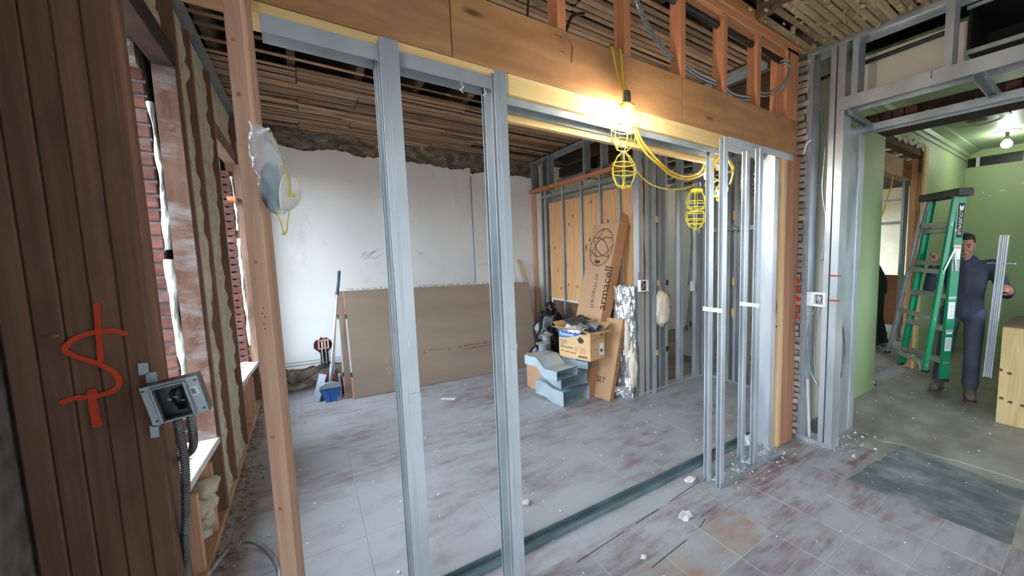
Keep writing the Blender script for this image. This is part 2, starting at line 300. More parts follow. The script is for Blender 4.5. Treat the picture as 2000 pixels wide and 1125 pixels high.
def rotz(p, c, a):
    x, y = p[0] - c[0], p[1] - c[1]; return V((c[0] + x * math.cos(a) - y * math.sin(a), c[1] + x * math.sin(a) + y * math.cos(a), p[2]))
def turn(mb, c, a): mb.v = [rotz(v, c, a) for v in mb.v]; return mb
def inst(name, me, loc, parent, rot=(0, 0, 0)):
    o = bpy.data.objects.new(name, me); COL.objects.link(o); put(o, loc, parent); o.rotation_euler = rot; return o
nz = lambda *p: noise.noise(V(p))

# ================================================================== SETTING
# ---- floor
fl = stru(box('floor', -0.95, 12.7, -3.1, 6.2, -0.12, -0.0025, 'grout', bev=0))
def tile_mesh(mat, h=.1388):
    t = obj('floor_tile', MB().box(-h, h, -h, h, -0.004, 0.0), mat, None, bev=0.0015, at=(0, 0, 0)); me = t.data; bpy.data.objects.remove(t); return me
TM = [tile_mesh('tile'), tile_mesh('tile2', .1403), tile_mesh('tile3')]
TP = 0.282
cnt = 0
for i in range(-2, 13):
    for j in range(-1, 20):
        x = 0.16 + TP * (i + 0.5); y = 0.29 + TP * (j + 0.5)
        if x > 3.3 or y > 5.9: continue
        if y > 3.2 and x > 2.75: continue
        if y < 1.6 and x < 0.55: continue
        if y > 1.6 and x > 3.4: continue
        if 2.62 < x and y < 1.2: continue
        if 1.55 < y < 1.62 and 1.9 < x < 3.3: pass
        k = 1 if y > 1.6 else 0
        if 1.05 < x < 1.75 and 1.1 < y < 1.45: k = 2
        inst('floor_tile', TM[k], (x + R(-.0015, .0015), y + R(-.0015, .0015), R(-0.0012, 0.0)), fl, (R(-.002, .002), R(-.002, .002), R(-.004, .004))); cnt += 1
# worn dark patch, hall sheet floor with a torn lip
def sheet(name, pts, z0, z1, mat, parent):
    n = len(pts); mb = MB(); mb.add([(x, y, z0) for x, y in pts] + [(x, y, z1) for x, y in pts], [tuple(range(n - 1, -1, -1)), tuple(range(n, 2 * n))] + [(i, (i + 1) % n, n + (i + 1) % n, n + i) for i in range(n)])
    return obj(name, mb, mat, parent)
def jag(p, q, n, amp, seed=0.0):
    out = []
    for i in range(n):
        t = i / n; x = p[0] + (q[0] - p[0]) * t; y = p[1] + (q[1] - p[1]) * t; k = amp * nz(x * 5 + seed, y * 5, seed)
        dx, dy = q[0] - p[0], q[1] - p[1]; l = math.hypot(dx, dy); out.append((x - dy / l * k, y + dx / l * k))
    return out
sheet('worn_patch', jag((2.66, 1.10), (2.71, 0.30), 50, .015) + jag((2.71, .3), (3.40, .3), 30, .015) + jag((3.4, .3), (3.50, 1.05), 50, .04, 4) + jag((3.50, 1.05), (2.66, 1.1), 50, .03, 9), -0.006, -0.0012, 'patch', fl)
sheet('bare_strip', jag((2.60, 1.62), (2.60, -.4), 20, .01, 2) + jag((2.60, -.4), (3.56, -.4), 3, .0) + jag((3.56, -.4), (3.53, 1.62), 20, .02, 3) + [(3.53, 1.62)], -0.008, -0.0022, 'slab', fl)
sheet('linoleum_sheet', [(3.62, 1.74)] + jag((3.52, 1.5), (3.50, -.88), 60, .07, 5) + [(3.5, -.88), (7.99, -.88), (7.99, 1.739)], -0.006, 0.003, 'slab', fl)
sheet('back_floor', [(3.2, 1.95), (12.6, 1.95), (12.6, 5.94), (2.72, 5.94), (2.72, 3.38), (3.8, 3.38), (3.8, 1.95)], -0.006, -0.001, 'slab', fl)
# debris on the floor
def crumbs(name, n, fx, mat, smin, smax, parent):
    mb = MB()
    for k in range(n):
        x, y, s = fx(); s *= R(smin, smax); mb.ball((x, y, s * 0.3 + 0.001), (s * R(.7, 1.4), s * R(.7, 1.4), s * R(.3, .6)), 1, 0.7, 2.0, R(0, 90))
    o = obj(name, mb, mat, parent); o['kind'] = 'stuff'; return o
crumbs('plaster_crumbs', 260, lambda: (R(-.35, 2.7), R(2, 5.8), 1), 'deb', .003, .009, fl)
crumbs('plaster_crumbs', 110, lambda: (R(.6, 3.6), R(.3, 1.9), 1), 'deb', .0015, .006, fl)
crumbs('plaster_crumbs', 150, lambda: (3.0 + abs(random.gauss(0, .25)), 1.5 + random.gauss(0, .15), 1), 'deb', .003, .012, fl)
crumbs('plaster_crumbs', 320, lambda: (-.44 + abs(random.gauss(0, .05)), R(2.5, 5.8), 1), 'debb', .004, .014, fl)
crumbs('plaster_crumbs', 130, lambda: (R(2.0, 2.75), 1.66 + random.gauss(0, .07), 1), 'deb', .003, .012, fl)
crumbs('plaster_crumbs', 80, lambda: (R(3.6, 6.8), R(.2, 1.9), 1), 'deb', .003, .01, fl)
mb = MB()
for p, q in (((.93, 1.64), (1.24, 1.665)), ((1.33, 1.675), (1.52, 1.69)), ((1.62, 1.70), (1.93, 1.735)), ((1.19, 1.375), (1.46, 1.40)), ((1.58, 1.42), (1.66, 1.45))): mb.beam((p[0], p[1], 0.0008), (q[0], q[1], 0.0008), .004, .001, (0, 1, 0))
obj('floor_crack', mb, 'gap', fl)
# ---- enclosing walls and dark deck above
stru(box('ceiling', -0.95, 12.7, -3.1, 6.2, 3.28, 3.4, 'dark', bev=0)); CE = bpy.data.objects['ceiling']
wl = MB()
for y0, y1, z0, z1 in ((-3.1, -2.6, 0, 3.28), (-2.6, .3, 0, .3), (-2.6, .3, 2.7, 3.28), (.3, 1.98, 0, 3.28), (1.98, 3.28, 0, .46), (1.98, 3.28, 2.62, 3.28), (3.28, 4.48, 0, 3.28), (4.48, 5.70, 0, .42), (4.48, 5.70, 2.5, 3.28), (5.70, 6.2, 0, 3.28)):
    wl.box(-0.95, -0.56, y0, y1, z0, z1)
WL = stru(obj('wall_left', wl, 'mortar'))
for n, (y0, y1, z0, z1) in enumerate(((1.98, 3.28, .46, 2.62), (4.48, 5.70, .42, 2.5), (-2.6, .3, .3, 2.7))):
    wf = MB(); x0, x1 = -0.92, -0.87
    for a in ((y0, y0 + .06, z0, z1), (y1 - .06, y1, z0, z1), (y0 + .06, y1 - .06, z0, z0 + .06), (y0 + .06, y1 - .06, z1 - .06, z1), (y0 + .06, y1 - .06, (z0 + z1) / 2 - .025, (z0 + z1) / 2 + .025)): wf.box(x0, x1, *a)
    stru(obj('window_%d' % (n + 1), wf, 'white'))
wb = MB(); wb.box(-.95, 9.6, 5.98, 6.2, 0, 3.28); wb.box(12.2, 12.7, 5.98, 6.2, 0, 3.28); wb.box(9.6, 12.2, 5.98, 6.2, 0, .2); wb.box(9.6, 12.2, 5.98, 6.2, 2.8, 3.28)
WB = stru(obj('wall_back', wb, 'rubble'))
stru(box('wall_front', -.95, 3.15, -3.1, -2.95, 0, 3.28, 'plaster', bev=0))
stru(box('wall_near_right', 3.03, 3.15, -2.95, -.5, 0, 3.28, 'plaster', bev=0))
hr = MB(); hr.box(3.15, 3.9, -1.05, -.9, 0, 3.28); hr.box(5.1, 8.2, -1.05, -.9, 0, 3.28); hr.box(3.9, 5.1, -1.05, -.9, 0, 1.0); hr.box(3.9, 5.1, -1.05, -.9, 2.4, 3.28); stru(obj('wall_hall_right', hr, 'green'))  # window opening in this wall is added, out of view, to brighten the hall
stru(box('wall_end', 12.45, 12.6, 1.74, 6.2, 0, 3.28, 'cream', bev=0))
hb = MB(); hb.box(8, 8.15, -.9, 1.08, 0, 3.28); hb.box(8, 8.15, 1.80, 1.87, 0, 3.28); hb.box(8, 8.15, 1.08, 1.80, 0, 2.815); hb.box(8, 8.15, 1.08, 1.80, 2.955, 3.28)
HB = stru(obj('wall_hall_back', hb, 'green'))
vb = MB(); vb.box(8.12, 8.15, 1.0, 1.87, 2.75, 3.0); obj('duct_recess', vb, 'black', HB)
obj('steel_strap', MB().box(8.0, 8.012, 1.57, 1.615, 2.81, 2.96), 'steel', HB)
hl = MB()
hl.box(3.62, 4.80, 1.74, 1.84, 0, 3.28); hl.box(6.15, 12.5, 1.74, 1.84, 0, 3.28); hl.box(4.80, 6.15, 1.74, 1.84, 2.80, 3.28)
HL = stru(obj('wall_hall_left', hl, 'green'))
stru(box('wall_stub', 3.06, 3.62, 1.76, 1.84, 0, 3.28, 'beige', bev=0))
# hall baseboard, crown and ceiling
stru(box('baseboard_hall', 7.965, 8.0, -.9, 1.74, 0, .24, 'green', bev=.004)); obj('baseboard_cap', MB().box(7.95, 8.0, -.9, 1.74, .225, .25), 'green', bpy.data.objects['baseboard_hall'])
stru(box('ceiling_hall', 3.62, 8.0, -.9, 1.74, 3.06, 3.12, 'greenc', bev=0)); CH = bpy.data.objects['ceiling_hall']
cr = MB(); cr.prism([(0, 0), (.17, 0), (.17, -.018), (.12, -.03), (.07, -.05), (.05, -.09), (.025, -.1), (.02, -.14), (0, -.14)], (3.62, 1.74, 3.06), (8, 1.74, 3.06), (0, -1, 0), (0, 0, 1))
stru(obj('trim_1', cr, 'greenc'))
obj('burned_hole', MB().grid(lambda u, v: V((5.19 + .24 * u, 1.0 + .17 * v + .02 * nz(u * 5, v * 5, 1), 3.057)), 6, 6), 'black', CH)
rs = MB(); rs.lathe([(.30, 0), (.30, -.012), (.25, -.02), (.2, -.012), (.09, -.016), (.05, -.008)], (6.15, 1.26, 3.06), n=28); obj('ceiling_rose', rs, 'greenc', CH)
obj('rose_scar', MB().lathe([(.10, -.019), (.03, -.024)], (6.15, 1.26, 3.06), n=18), 'joist', CH)
hole = MB(); hole.lathe([(.14, 0), (.14, -.006), (.02, -.006)], (7.1, 1.13, 3.06), n=14); obj('torn_plaster', hole, 'rubble', CH)
# scars on green wall
for y, z in ((1.42, 2.36), (1.28, 2.42), (1.06, 2.5), (1.50, 2.42)): obj('plaster_chip', MB().ball((8.0, y, z), (.004, R(.015, .04), R(.012, .03)), 1, .5, 3, R(0, 9)), 'beige', HB)
# opening casing in the hall wall: fir jamb, head boards, torn plaster edge
dj = stru(box('door_1', 6.06, 6.15, 1.75, 1.80, 0, 2.52, 'post_o', bev=.003))
obj('jamb_post', MB().box(6.06, 6.15, 1.803, 1.88, 0, 2.75), 'post_o', dj, bev=.003)
obj('jamb_edge', MB().box(6.02, 6.15, 1.715, 1.745, 0, 2.82), 'yel', dj, bev=.003)
obj('head_beam', MB().box(4.80, 6.06, 1.87, 2.0, 2.44, 2.66), 'lvl', dj, bev=.003)
obj('head_plate', MB().box(4.80, 6.06, 1.75, 1.86, 2.70, 2.795), 'joist', dj, bev=.003)
tp = MB()
for k in range(26):
    x = 4.72 + k * .055; tp.ball((x, 1.735, 2.80 + R(-.02, .03)), (R(.03, .05), .012, R(.02, .045)), 1, .8, 3, k)
obj('torn_plaster_edge', tp, 'beige', HL)
# ---- far room, back wall plaster with torn edges
def torn(name, x0, x1, yf, th, ztop, zbot, mat, n=90):
    mb = MB(); f = []; k = 0
    tz = [ztop + .05 * nz(x0 * 3 + i * .09, 4.2, 1) + .05 * nz(i * .4, 9, 2) * .6 for i in range(n + 1)]; bz = [zbot + .05 * nz(i * .23 + x0, 1.2, 5) + .03 * nz(i * .8, 3, 2) for i in range(n + 1)]
    for i in range(n):
        a = x0 + (x1 - x0) * i / n; b = x0 + (x1 - x0) * (i + 1) / n
        mb.add([(a, yf, bz[i]), (b, yf, bz[i + 1]), (b, yf, tz[i + 1]), (a, yf, tz[i]), (a, yf + th, bz[i]), (b, yf + th, bz[i + 1]), (b, yf + th, tz[i + 1]), (a, yf + th, tz[i])],
               [(0, 1, 2, 3), (7, 6, 5, 4), (3, 2, 6, 7), (0, 4, 5, 1)])
    return obj(name, mb, mat, WB)
torn('plaster_coat', -.56, 1.84, 5.905, .06, 2.70, .27, 'plaster'); torn('plaster_coat', 1.83, 2.72, 5.85, .115, 2.67, .27, 'plaster', 40)
obj('baseboard_mark', MB().box(-.5, .5, 5.898, 5.91, .30, .306).box(-.5, .5, 5.898, 5.91, .335, .339), 'grey', WB)
def rough(u, v, x0, x1, z0, z1, y, a): x = x0 + (x1 - x0) * u; z = z0 + (z1 - z0) * v; return V((x, y + a * (nz(x * 9, z * 12, 3) + .5 * nz(x * 25, z * 30, 7)), z))
obj('masonry_base', MB().grid(lambda u, v: rough(u, v, -.56, 2.75, 0, .36, 5.93, .035), 110, 12), 'rubble', WB)
obj('masonry_top', MB().grid(lambda u, v: rough(u, v, -.56, 2.75, 2.55, 3.0, 5.935, .03), 110, 14), 'rubble', WB)
rb = MB()
for k in range(24): rb.ball((-.3 + k * .115, 5.93, R(.05, .16)), (R(.05, .09), .03, R(.04, .08)), 2, .5, 2, k)
obj('rubble_stone', rb, 'rubble', WB)
# pencil marks on the plaster
def lines(name, segs, y, r, mat, par):
    mb = MB()
    for P in segs:
        for a, b in zip(P, P[1:]): mb.beam((a[0], y, a[1]), (b[0], y, b[1]), r, .001, (0, 0, 1))
    return obj(name, mb, mat, par)
mk_ = lambda x, z, L_: [(x + L_ * t / 6, z + .018 * math.sin(t * 1.3) + .010 * t) for t in range(7)]
lines('pencil_marks', [mk_(.53, 1.535, .17), mk_(.53, 1.505, .13), mk_(.55, 1.475, .20), [(1.13, 1.60), (1.16, 1.53), (1.2, 1.56)], ], 5.9, .004, 'grey', WB)
lines('pencil_marks', [[(1.93, 1.40), (2.0, 1.40), (2.0, 1.50), (2.03, 1.5), (2.03, 1.42), (2.2, 1.42)], [(2.04, 1.38), (2.2, 1.38), (2.2, 1.46), (2.06, 1.46)]], 5.847, .004, 'grey', WB)
# wall outlet box in a torn hole, with conduits
ob = thing('wall_outlet_box', (.10, 5.88, .3), 'open outlet box with conduits set in a torn plaster hole above the dustpan', 'outlet box')
hm = MB(); n = 22
pl = [(.10 + (.085 + .012 * nz(i * .9, 3, 1)) * math.cos(2 * math.pi * i / n), .50 + (.085 + .02 * nz(i * .9, 7, 1)) * math.sin(2 * math.pi * i / n)) for i in range(n)]
hm.add([(x, 5.902, z) for x, z in pl], [tuple(range(n))]); hm.box(.07, .14, 5.9, 5.904, .27, .46); obj('plaster_hole', hm, 'dark', ob)
bm_ = MB(); bm_.box(.055, .155, 5.885, 5.9, .455, .47); bm_.box(.055, .155, 5.885, 5.9, .55, .565); bm_.box(.055, .07, 5.885, 5.9, .47, .55); bm_.box(.14, .155, 5.885, 5.9, .47, .55); obj('box_rim', bm_, 'pink', ob)
obj('receptacle', MB().box(.085, .10, 5.88, 5.9, .475, .545).box(.112, .125, 5.88, 5.9, .475, .545), 'beige', ob)
cord('conduit', [(.09, 5.885, .46), (.088, 5.885, .40), (.092, 5.885, .28)], .006, 'steel', ob); cord('conduit', [(.12, 5.885, .46), (.122, 5.885, .40), (.12, 5.885, .28)], .006, 'grey', ob)
# ---- lath ceiling of the far room, joists above
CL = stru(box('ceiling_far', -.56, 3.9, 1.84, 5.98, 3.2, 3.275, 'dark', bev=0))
for k in range(11): obj('joist', MB().box(-.42 + k * .42, -.37 + k * .42, 1.85, 5.95, 2.975, 3.2), 'joist', CL, bev=.002)
LM = {}
def lathmesh(L_, wd, mat):
    key = (round(L_, 2), wd, mat)
    if key not in LM:
        mb = MB(); t = .0035; segs = 4; prof = []
        for i in range(segs): mb.box(-L_ / 2 + L_ * i / segs, -L_ / 2 + L_ * (i + 1) / segs, -wd / 2 + R(-.0015, .0015), wd / 2 + R(-.0015, .0015), -t, t)
        o = obj('lath', mb, mat, None, at=(0, 0, 0)); LM[key] = o.data; bpy.data.objects.remove(o)
    return LM[key]
breaks = [(-.52, .45), (.45, 1.29), (1.29, 2.13), (2.13, 2.68)]
rows = int((5.9 - 1.86) / .0535)
for r_ in range(rows):
    y = 1.88 + r_ * .0535
    sh = 0.42 * ((r_ // 7) % 2)
    xs = [-.52, .05 + sh, 1.31 + sh, 2.68]
    for a, b in zip(xs, xs[1:]):
        if 3.80 < y < 3.93 and a < 1.0 and R(0, 1) < .9: continue
        if 3.62 < y < 3.72 and a < .6: continue
        if 3.98 < y < 4.1 and .3 < b < 2.6 and R(0, 1) < .75: continue
        if R(0, 1) < .06: continue
        L_ = b - a - .006
        inst('lath', lathmesh(L_, R(.042, .049) if False else (.042 if r_ % 3 else .036), 'lath'), ((a + b) / 2, y + R(-.003, .003), 2.955 - .013 * (y - 1.9) + R(-.007, .008)), CL, (R(-.12, .12), R(-.005, .005), R(-.006, .006)))
for k in range(9):
    x, y = R(0, 2.2), R(2.6, 5.4); L_ = R(.3, .7)
    inst('lath', lathmesh(.6, .033, 'lath'), (x, y, 2.935 - .013 * (y - 1.9) + R(-.015, .01)), CL, (R(-.2, .2), R(-.05, .05), R(-.25, .25)))
pk = MB()
for k in range(34):
    y = R(2.2, 5.8); pk.ball((R(-.4, 2.6), y, 2.945 - .013 * (y - 1.9)), (R(.01, .04), R(.008, .02), R(.005, .012)), 1, .7, 3, k)
o = obj('plaster_keys', pk, 'lathk', CL); o['kind'] = 'stuff'
# near ceiling, caked laths
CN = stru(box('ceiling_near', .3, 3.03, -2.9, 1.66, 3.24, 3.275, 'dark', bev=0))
for k in range(5): obj('joist', MB().box(.9 + k * .47, .95 + k * .47, -.5, 1.63, 3.0, 3.2), 'joist', CN, bev=.002)
for r_ in range(24):
    y = 1.60 - r_ * .054
    for a, b in ((.7, 1.84), (1.84, 2.31), (2.31, 3.0)):
        if R(0, 1) < .04 or (1.9 < (a + b) / 2 < 2.2 and r_ < 6): continue
        inst('lath', lathmesh(b - a - .02, .047, 'lathk'), ((a + b) / 2 + R(-.01, .01), y + R(-.003, .003), 2.998 + R(-.006, .006)), CN, (R(-.12, .12), R(-.01, .01), R(-.02, .02)))
pk = MB()
for k in range(170):
    a_ = R(0, 1); pk.ball((R(1.9, 3.0), R(.4, 1.6), 2.985 + R(-.006, .01)), (R(.008, .03), R(.008, .022), R(.005, .013)), 1, .8, 3, k)
o = obj('plaster_keys', pk, 'lathk', CN); o['kind'] = 'stuff'
# rest of the ceiling over the camera side so no daylight leaks, left strip
# ---- left wall: bricks of the two window reveals
def bricks(y, zs, z1, x_in, n, dep):
    z = zs; r_ = 0
    while z < z1:
        xs = x_in; k = 0
        while k < n:
            L_ = (.10 if (r_ % 2 == 0 and k == 0) else .205); L_ = min(L_, .21)
            obj('brick', MB().box(xs - L_ + .008, xs, y - dep - R(0, .008), y + .02, z, z + .058), 'brick', WL, bev=.005); xs -= L_; k += 1
        z += .071; r_ += 1
bricks(3.28, .49, 2.46, -.562, 2, .012); bricks(5.70, .45, 2.30, -.50, 1, .012)
obj('lintel_brick', MB().box(-.95, -.57, 3.20, 3.275, 2.46, 2.62), 'rubble', WL)
box('reveal_lintel', -.93, -.565, 1.98, 3.27, 2.63, 2.70, 'char', WL)
# foam seams in the reveals
def foamstrip(name, x0, x1, y, z0, z1, par, mat='foamw', n=70, amp=.012):
    mb = MB()
    def fn(u, v):
        z = z0 + (z1 - z0) * u; wv = (x1 - x0) * (1 + .9 * nz(z * 7, x0, 2)); xc = (x0 + x1) / 2 + .012 * nz(z * 5, 3, x0); b = math.sin(math.pi * v)
        return V((xc + (v - .5) * wv, y - b * (.012 + amp * (1 + nz(z * 22, v * 4, 5)))+.004, z))
    mb.grid(fn, n, 8); return obj(name, mb, mat, par, smooth=True)
foamstrip('gap_foam', -.560, -.530, 3.262, 1.55, 2.30, WL); foamstrip('gap_foam', -.566, -.528, 3.262, .80, 1.50, WL)
foamstrip('gap_foam', -.50, -.465, 5.69, .62, 1.70, WL); foamstrip('gap_foam', -.50, -.47, 5.69, 1.78, 2.30, WL)
fb = MB()
for k in range(26):
    t = k / 25; fb.ball((-.60 - .03 * t + R(-.02, .02), 3.22 - 1.0 * t, 2.60 + R(-.02, .02)), (R(.02, .04), R(.03, .06), R(.02, .035)), 2, .6, 2.5, k)
for k in range(12): fb.ball((-.62 + R(-.05, .03), 2.9 + R(-.2, .2), 2.52 + R(-.04, .04)), (R(.03, .05), R(.03, .05), R(.03, .05)), 2, .6, 2.5, k)
obj('lintel_foam', fb, 'foamw', WL, smooth=True)
# ---- interior framing along the left wall: furring frame thing
ff = thing('furring_frame', (-.49, 3.9, 0), 'dark wood furring studs with foam filled bays along the window wall', 'wall framing')
obj('jamb_board', MB().box(-.53, -.447, 3.245, 3.285, .46, 2.60), 'jamb', ff, bev=.002)
obj('furring_stud', MB().box(-.53, -.44, 3.29, 3.325, 0.04, 2.86), 'furr', ff, bev=.002)
for y in (3.72, 4.40): obj('furring_stud', MB().box(-.53, -.44, y - .018, y + .018, 0.04, 2.86), 'furr', ff, bev=.002)
obj('jamb_board', MB().box(-.47, -.40, 5.655, 5.70, .42, 2.42), 'old', ff, bev=.002); obj('furring_stud', MB().box(-.53, -.44, 5.705, 5.745, .04, 2.86), 'furr', ff, bev=.002)
obj('window_header', MB().box(-.53, -.448, 1.84, 3.285, 2.49, 2.60), 'char', ff, bev=.003); obj('window_header', MB().box(-.53, -.448, 4.42, 5.70, 2.42, 2.54), 'old', ff, bev=.003)
obj('bottom_plate', MB().box(-.54, -.445, 1.84, 5.90, 0, .038), 'fir_y', ff, bev=.003)
obj('lintel_block', MB().box(-.52, -.46, 5.50, 5.66, 2.05, 2.09), 'crip', ff, bev=.003)
def foambay(y0, y1, z0, z1, x, par, nu=70, nv=16, amp=.03):
    mb = MB()
    def fn(u, v):
        z = z0 + (z1 - z0) * u; y = y0 + (y1 - y0) * v; e = min(1, 7 * min(v, 1 - v) + .15); e2 = min(1, 10 * min(u, 1 - u) + .2)
        k = nz(y * 9, z * 5, x) * .6 + nz(y * 22, z * 16, 3) * .45; crack = 0
        if v > .78: crack = -.03 * max(0, nz(y * 3, z * 9, 8) + .25)
        return V((x + amp * k * e * e2 - .03 * (1 - e) + crack, y, z))
    mb.grid(fn, nu, nv); return obj('bay_foam', mb, 'foam', par, smooth=True)
foambay(3.325, 3.705, .04, 2.86, -.455, ff); foambay(3.735, 4.385, .04, 2.86, -.455, ff); foambay(4.42, 5.70, 2.54, 2.86, -.46, ff, 14, 40); foambay(1.84, 3.29, 2.60, 2.90, -.47, ff, 14, 40); foambay(5.745, 5.90, .04, 2.86, -.455, ff)
foambay(.6, 1.64, 0, 3.1, -.55, ff, 80, 24, .06)
for (ya, yb, zs, xa, xb) in ((1.84, 3.27, .47, -.50, -.44), (4.44, 5.68, .43, -.49, -.43)):
    sl = MB(); sl.add([(-.72, ya, zs + .02), (xa, ya, zs + .02), (xb, yb, zs + .02), (-.72, yb, zs + .02), (-.72, ya, zs - .018), (xa, ya, zs - .018), (xb, yb, zs - .018), (-.72, yb, zs - .018)], [(0, 1, 2, 3), (7, 6, 5, 4), (0, 4, 5, 1), (1, 5, 6, 2), (2, 6, 7, 3), (3, 7, 4, 0)])
    obj('sill_board', sl, 'gypw', ff, bev=.003)
    obj('sill_apron', MB().box(-.53, xa + .02, ya, yb, zs - .055, zs - .02), 'fir_y', ff, bev=.003)
    y = ya + .12
    while y < yb - .02:
        obj('cripple', MB().box(-.535, -.455, y - .019, y + .019, .038, zs - .055), 'fir_z', ff, bev=.003); y += .37
    foambay(ya, yb, .05, zs - .06, -.545, ff, 20, 50, .05)
fbm = MB()
for k in range(8): fbm.ball((-.50 + R(-.02, .03), 2.95 + R(-.07, .07), .12 + k * .03), (R(.03, .05), R(.05, .08), R(.03, .06)), 2, .6, 3, k)
obj('foam_lump', fbm, 'foam', ff, smooth=True)
sf = MB()
for k in range(40): sf.ball((-.6 + R(-.1, .1), R(4.6, 5.65), .455 + R(0, .012)), (R(.01, .04), R(.01, .04), R(.006, .02)), 1, .8, 3, k)
for k in range(50): sf.ball((-.6 + R(-.1, .08), R(1.9, 3.25), .495 + R(0, .012)), (R(.008, .03), R(.008, .03), R(.006, .02)), 1, .8, 3, k)
obj('sill_crumbs', sf, 'deb', ff)['kind'] = 'stuff'
tr = MB(); tr.chan((-.465, 1.84, 2.892), (-.465, 5.90, 2.892), .11, .04, (1, 0, 0), (0, 0, -1), lip=0, t=.002)
tag(obj('ceiling_track', tr, 'steel_d'), 'long grey steel track under the ceiling along the window wall', 'steel track')
wp = cord('loose_wire', [(-.44, 4.75, .10), (-.33, 4.68, .18), (-.24, 4.60, .22)], .003, 'white'); tag(wp, 'short white loose wire sticking out of the low wall behind the wooden stud', 'wire')

# ================================================================== PARTITION IN FRONT
lp = thing('built_up_post', (-.44, 1.73, 0), 'dark reddish brown wooden post of five plies with an orange sprayed mark', 'post')
for k in range(5): obj('ply', MB().box(-.553 + k * .0445, -.5095 + k * .0445, 1.66 + R(0, .003), 1.80, 0, 3.2), 'post', lp, bev=.004)
def stroke(name, pts, wd, y, mat, par, n=10):
    P = spline([(x, y, z) for x, z in pts], n); mb = MB(); vs = []
    for i, p in enumerate(P):
        d = (P[min(i + 1, len(P) - 1)] - P[max(i - 1, 0)]).normalized(); q = V((-d.z, 0, d.x)); w2 = wd * (.5 + .15 * nz(i * .4, 2, wd)) * (.55 if i in (0, len(P) - 1) else 1)
        vs += [p + q * w2, p - q * w2]
    mb.add(vs, [(2 * i, 2 * i + 1, 2 * i + 3, 2 * i + 2) for i in range(len(P) - 1)]); return obj(name, mb, mat, par)
stroke('spray_mark', [(-.408, 1.394), (-.412, 1.33), (-.415, 1.24)], .010, 1.6585, 'orange', lp)
stroke('spray_mark', [(-.368, 1.305), (-.385, 1.318), (-.42, 1.318), (-.45, 1.305), (-.466, 1.282), (-.452, 1.262), (-.42, 1.238), (-.397, 1.212), (-.390, 1.185), (-.400, 1.165), (-.43, 1.155), (-.462, 1.158), (-.485, 1.150)], .011, 1.658, 'orange', lp)
stroke('spray_mark', [(-.435, 1.175), (-.436, 1.13), (-.434, 1.075)], .015, 1.6582, 'orange', lp)
obj('wood_knot', MB().ball((-.487, 1.6605, 1.315), (.015, .0012, .006), 2, .5, 2, 1), 'old', lp)
# electrical box hung on the post
def rotbox(mb, c, a):
    ca, sa = math.cos(a), math.sin(a)
    mb.v = [V((c[0] + (v.x - c[0]) * ca + (v.z - c[2]) * sa, v.y, c[2] - (v.x - c[0]) * sa + (v.z - c[2]) * ca)) for v in mb.v]; return mb
jc = (-.292, 1.6, 1.125); ja = math.radians(-9)
jb = thing('junction_box', (-.292, 1.63, 1.06), 'open square steel electrical box on the near dark post', 'electrical box')
m_ = MB(); m_.box(-.340, -.245, 1.60, 1.604, 1.075, 1.175)
fr = MB()
for a in ((-.342, -.322, 1.072, 1.178), (-.262, -.238, 1.072, 1.178), (-.322, -.262, 1.170, 1.178), (-.322, -.262, 1.072, 1.078)): fr.box(a[0], a[1], 1.606, 1.611, a[2], a[3])
obj('face_plate', rotbox(fr, jc, ja), 'boxm', jb, bev=.001)
rg = MB()
for a in ((-.324, -.319, 1.076, 1.173), (-.265, -.260, 1.076, 1.173), (-.319, -.265, 1.168, 1.173), (-.319, -.265, 1.076, 1.081)): rg.box(a[0], a[1], 1.588, 1.611, a[2], a[3])
obj('raised_ring', rotbox(rg, jc, ja), 'boxm', jb, bev=.0015)
bk = MB()
for a in ((-.342, -.339, 1.072, 1.178), (-.241, -.238, 1.072, 1.178)): bk.box(a[0], a[1], 1.611, 1.66, a[2], a[3])
for a in ((1.072, 1.075), (1.175, 1.178)): bk.box(-.339, -.241, 1.611, 1.66, *a)
bk.box(-.342, -.238, 1.657, 1.66, 1.072, 1.178); obj('box_body', rotbox(bk, jc, ja), 'cabled', jb)
wr = MB()
for k in range(9): wr.tube(spline([(-.305 + R(0, .03), 1.64, 1.09), (-.300 + R(0, .03), 1.618 + R(0, .01), 1.11 + R(0, .04)), (-.285 + R(-.01, .01), 1.635, 1.15)], 6), .0022, 6)
obj('wire', rotbox(wr, jc, ja), 'black', jb)
for x, z in ((-.302, 1.13), (-.29, 1.133), (-.28, 1.12)): obj('wire_tip', rotbox(MB().cap((x, 1.612, z), (x + .004, 1.612, z - .002), .0018, .0018, 8), jc, ja), 'beige', jb)
lbm = MB().box(-.258, -.243, 1.6045, 1.606, 1.125, 1.150); obj('barcode_label', rotbox(lbm, jc, ja), 'white', jb)
lb2 = MB()
for k in range(5): lb2.box(-.2565 + k * .0016, -.2557 + k * .0016, 1.6037, 1.6044, 1.129, 1.145)
obj('barcode', rotbox(lb2, jc, ja), 'ink', jb)
for x, z in ((-.337, 1.168), (-.244, 1.166), (-.332, 1.083), (-.245, 1.085)): obj('screw', rotbox(MB().lathe([(.003, 0), (.003, .003), (.001, .004)], (x, 1.606, z), (0, -1, 0), 10), jc, ja), 'cabled', jb)
tb = MB(); tb.box(-.356, -.338, 1.652, 1.656, 1.195, 1.228); tb.box(-.345, -.325, 1.652, 1.656, 1.172, 1.200); obj('mounting_tab', tb, 'boxm', jb, bev=.001)
tb = MB(); tb.box(-.350, -.334, 1.652, 1.656, 1.020, 1.055); tb.box(-.345, -.329, 1.652, 1.656, 1.050, 1.078); obj('mounting_tab', tb, 'boxm', jb, bev=.001)
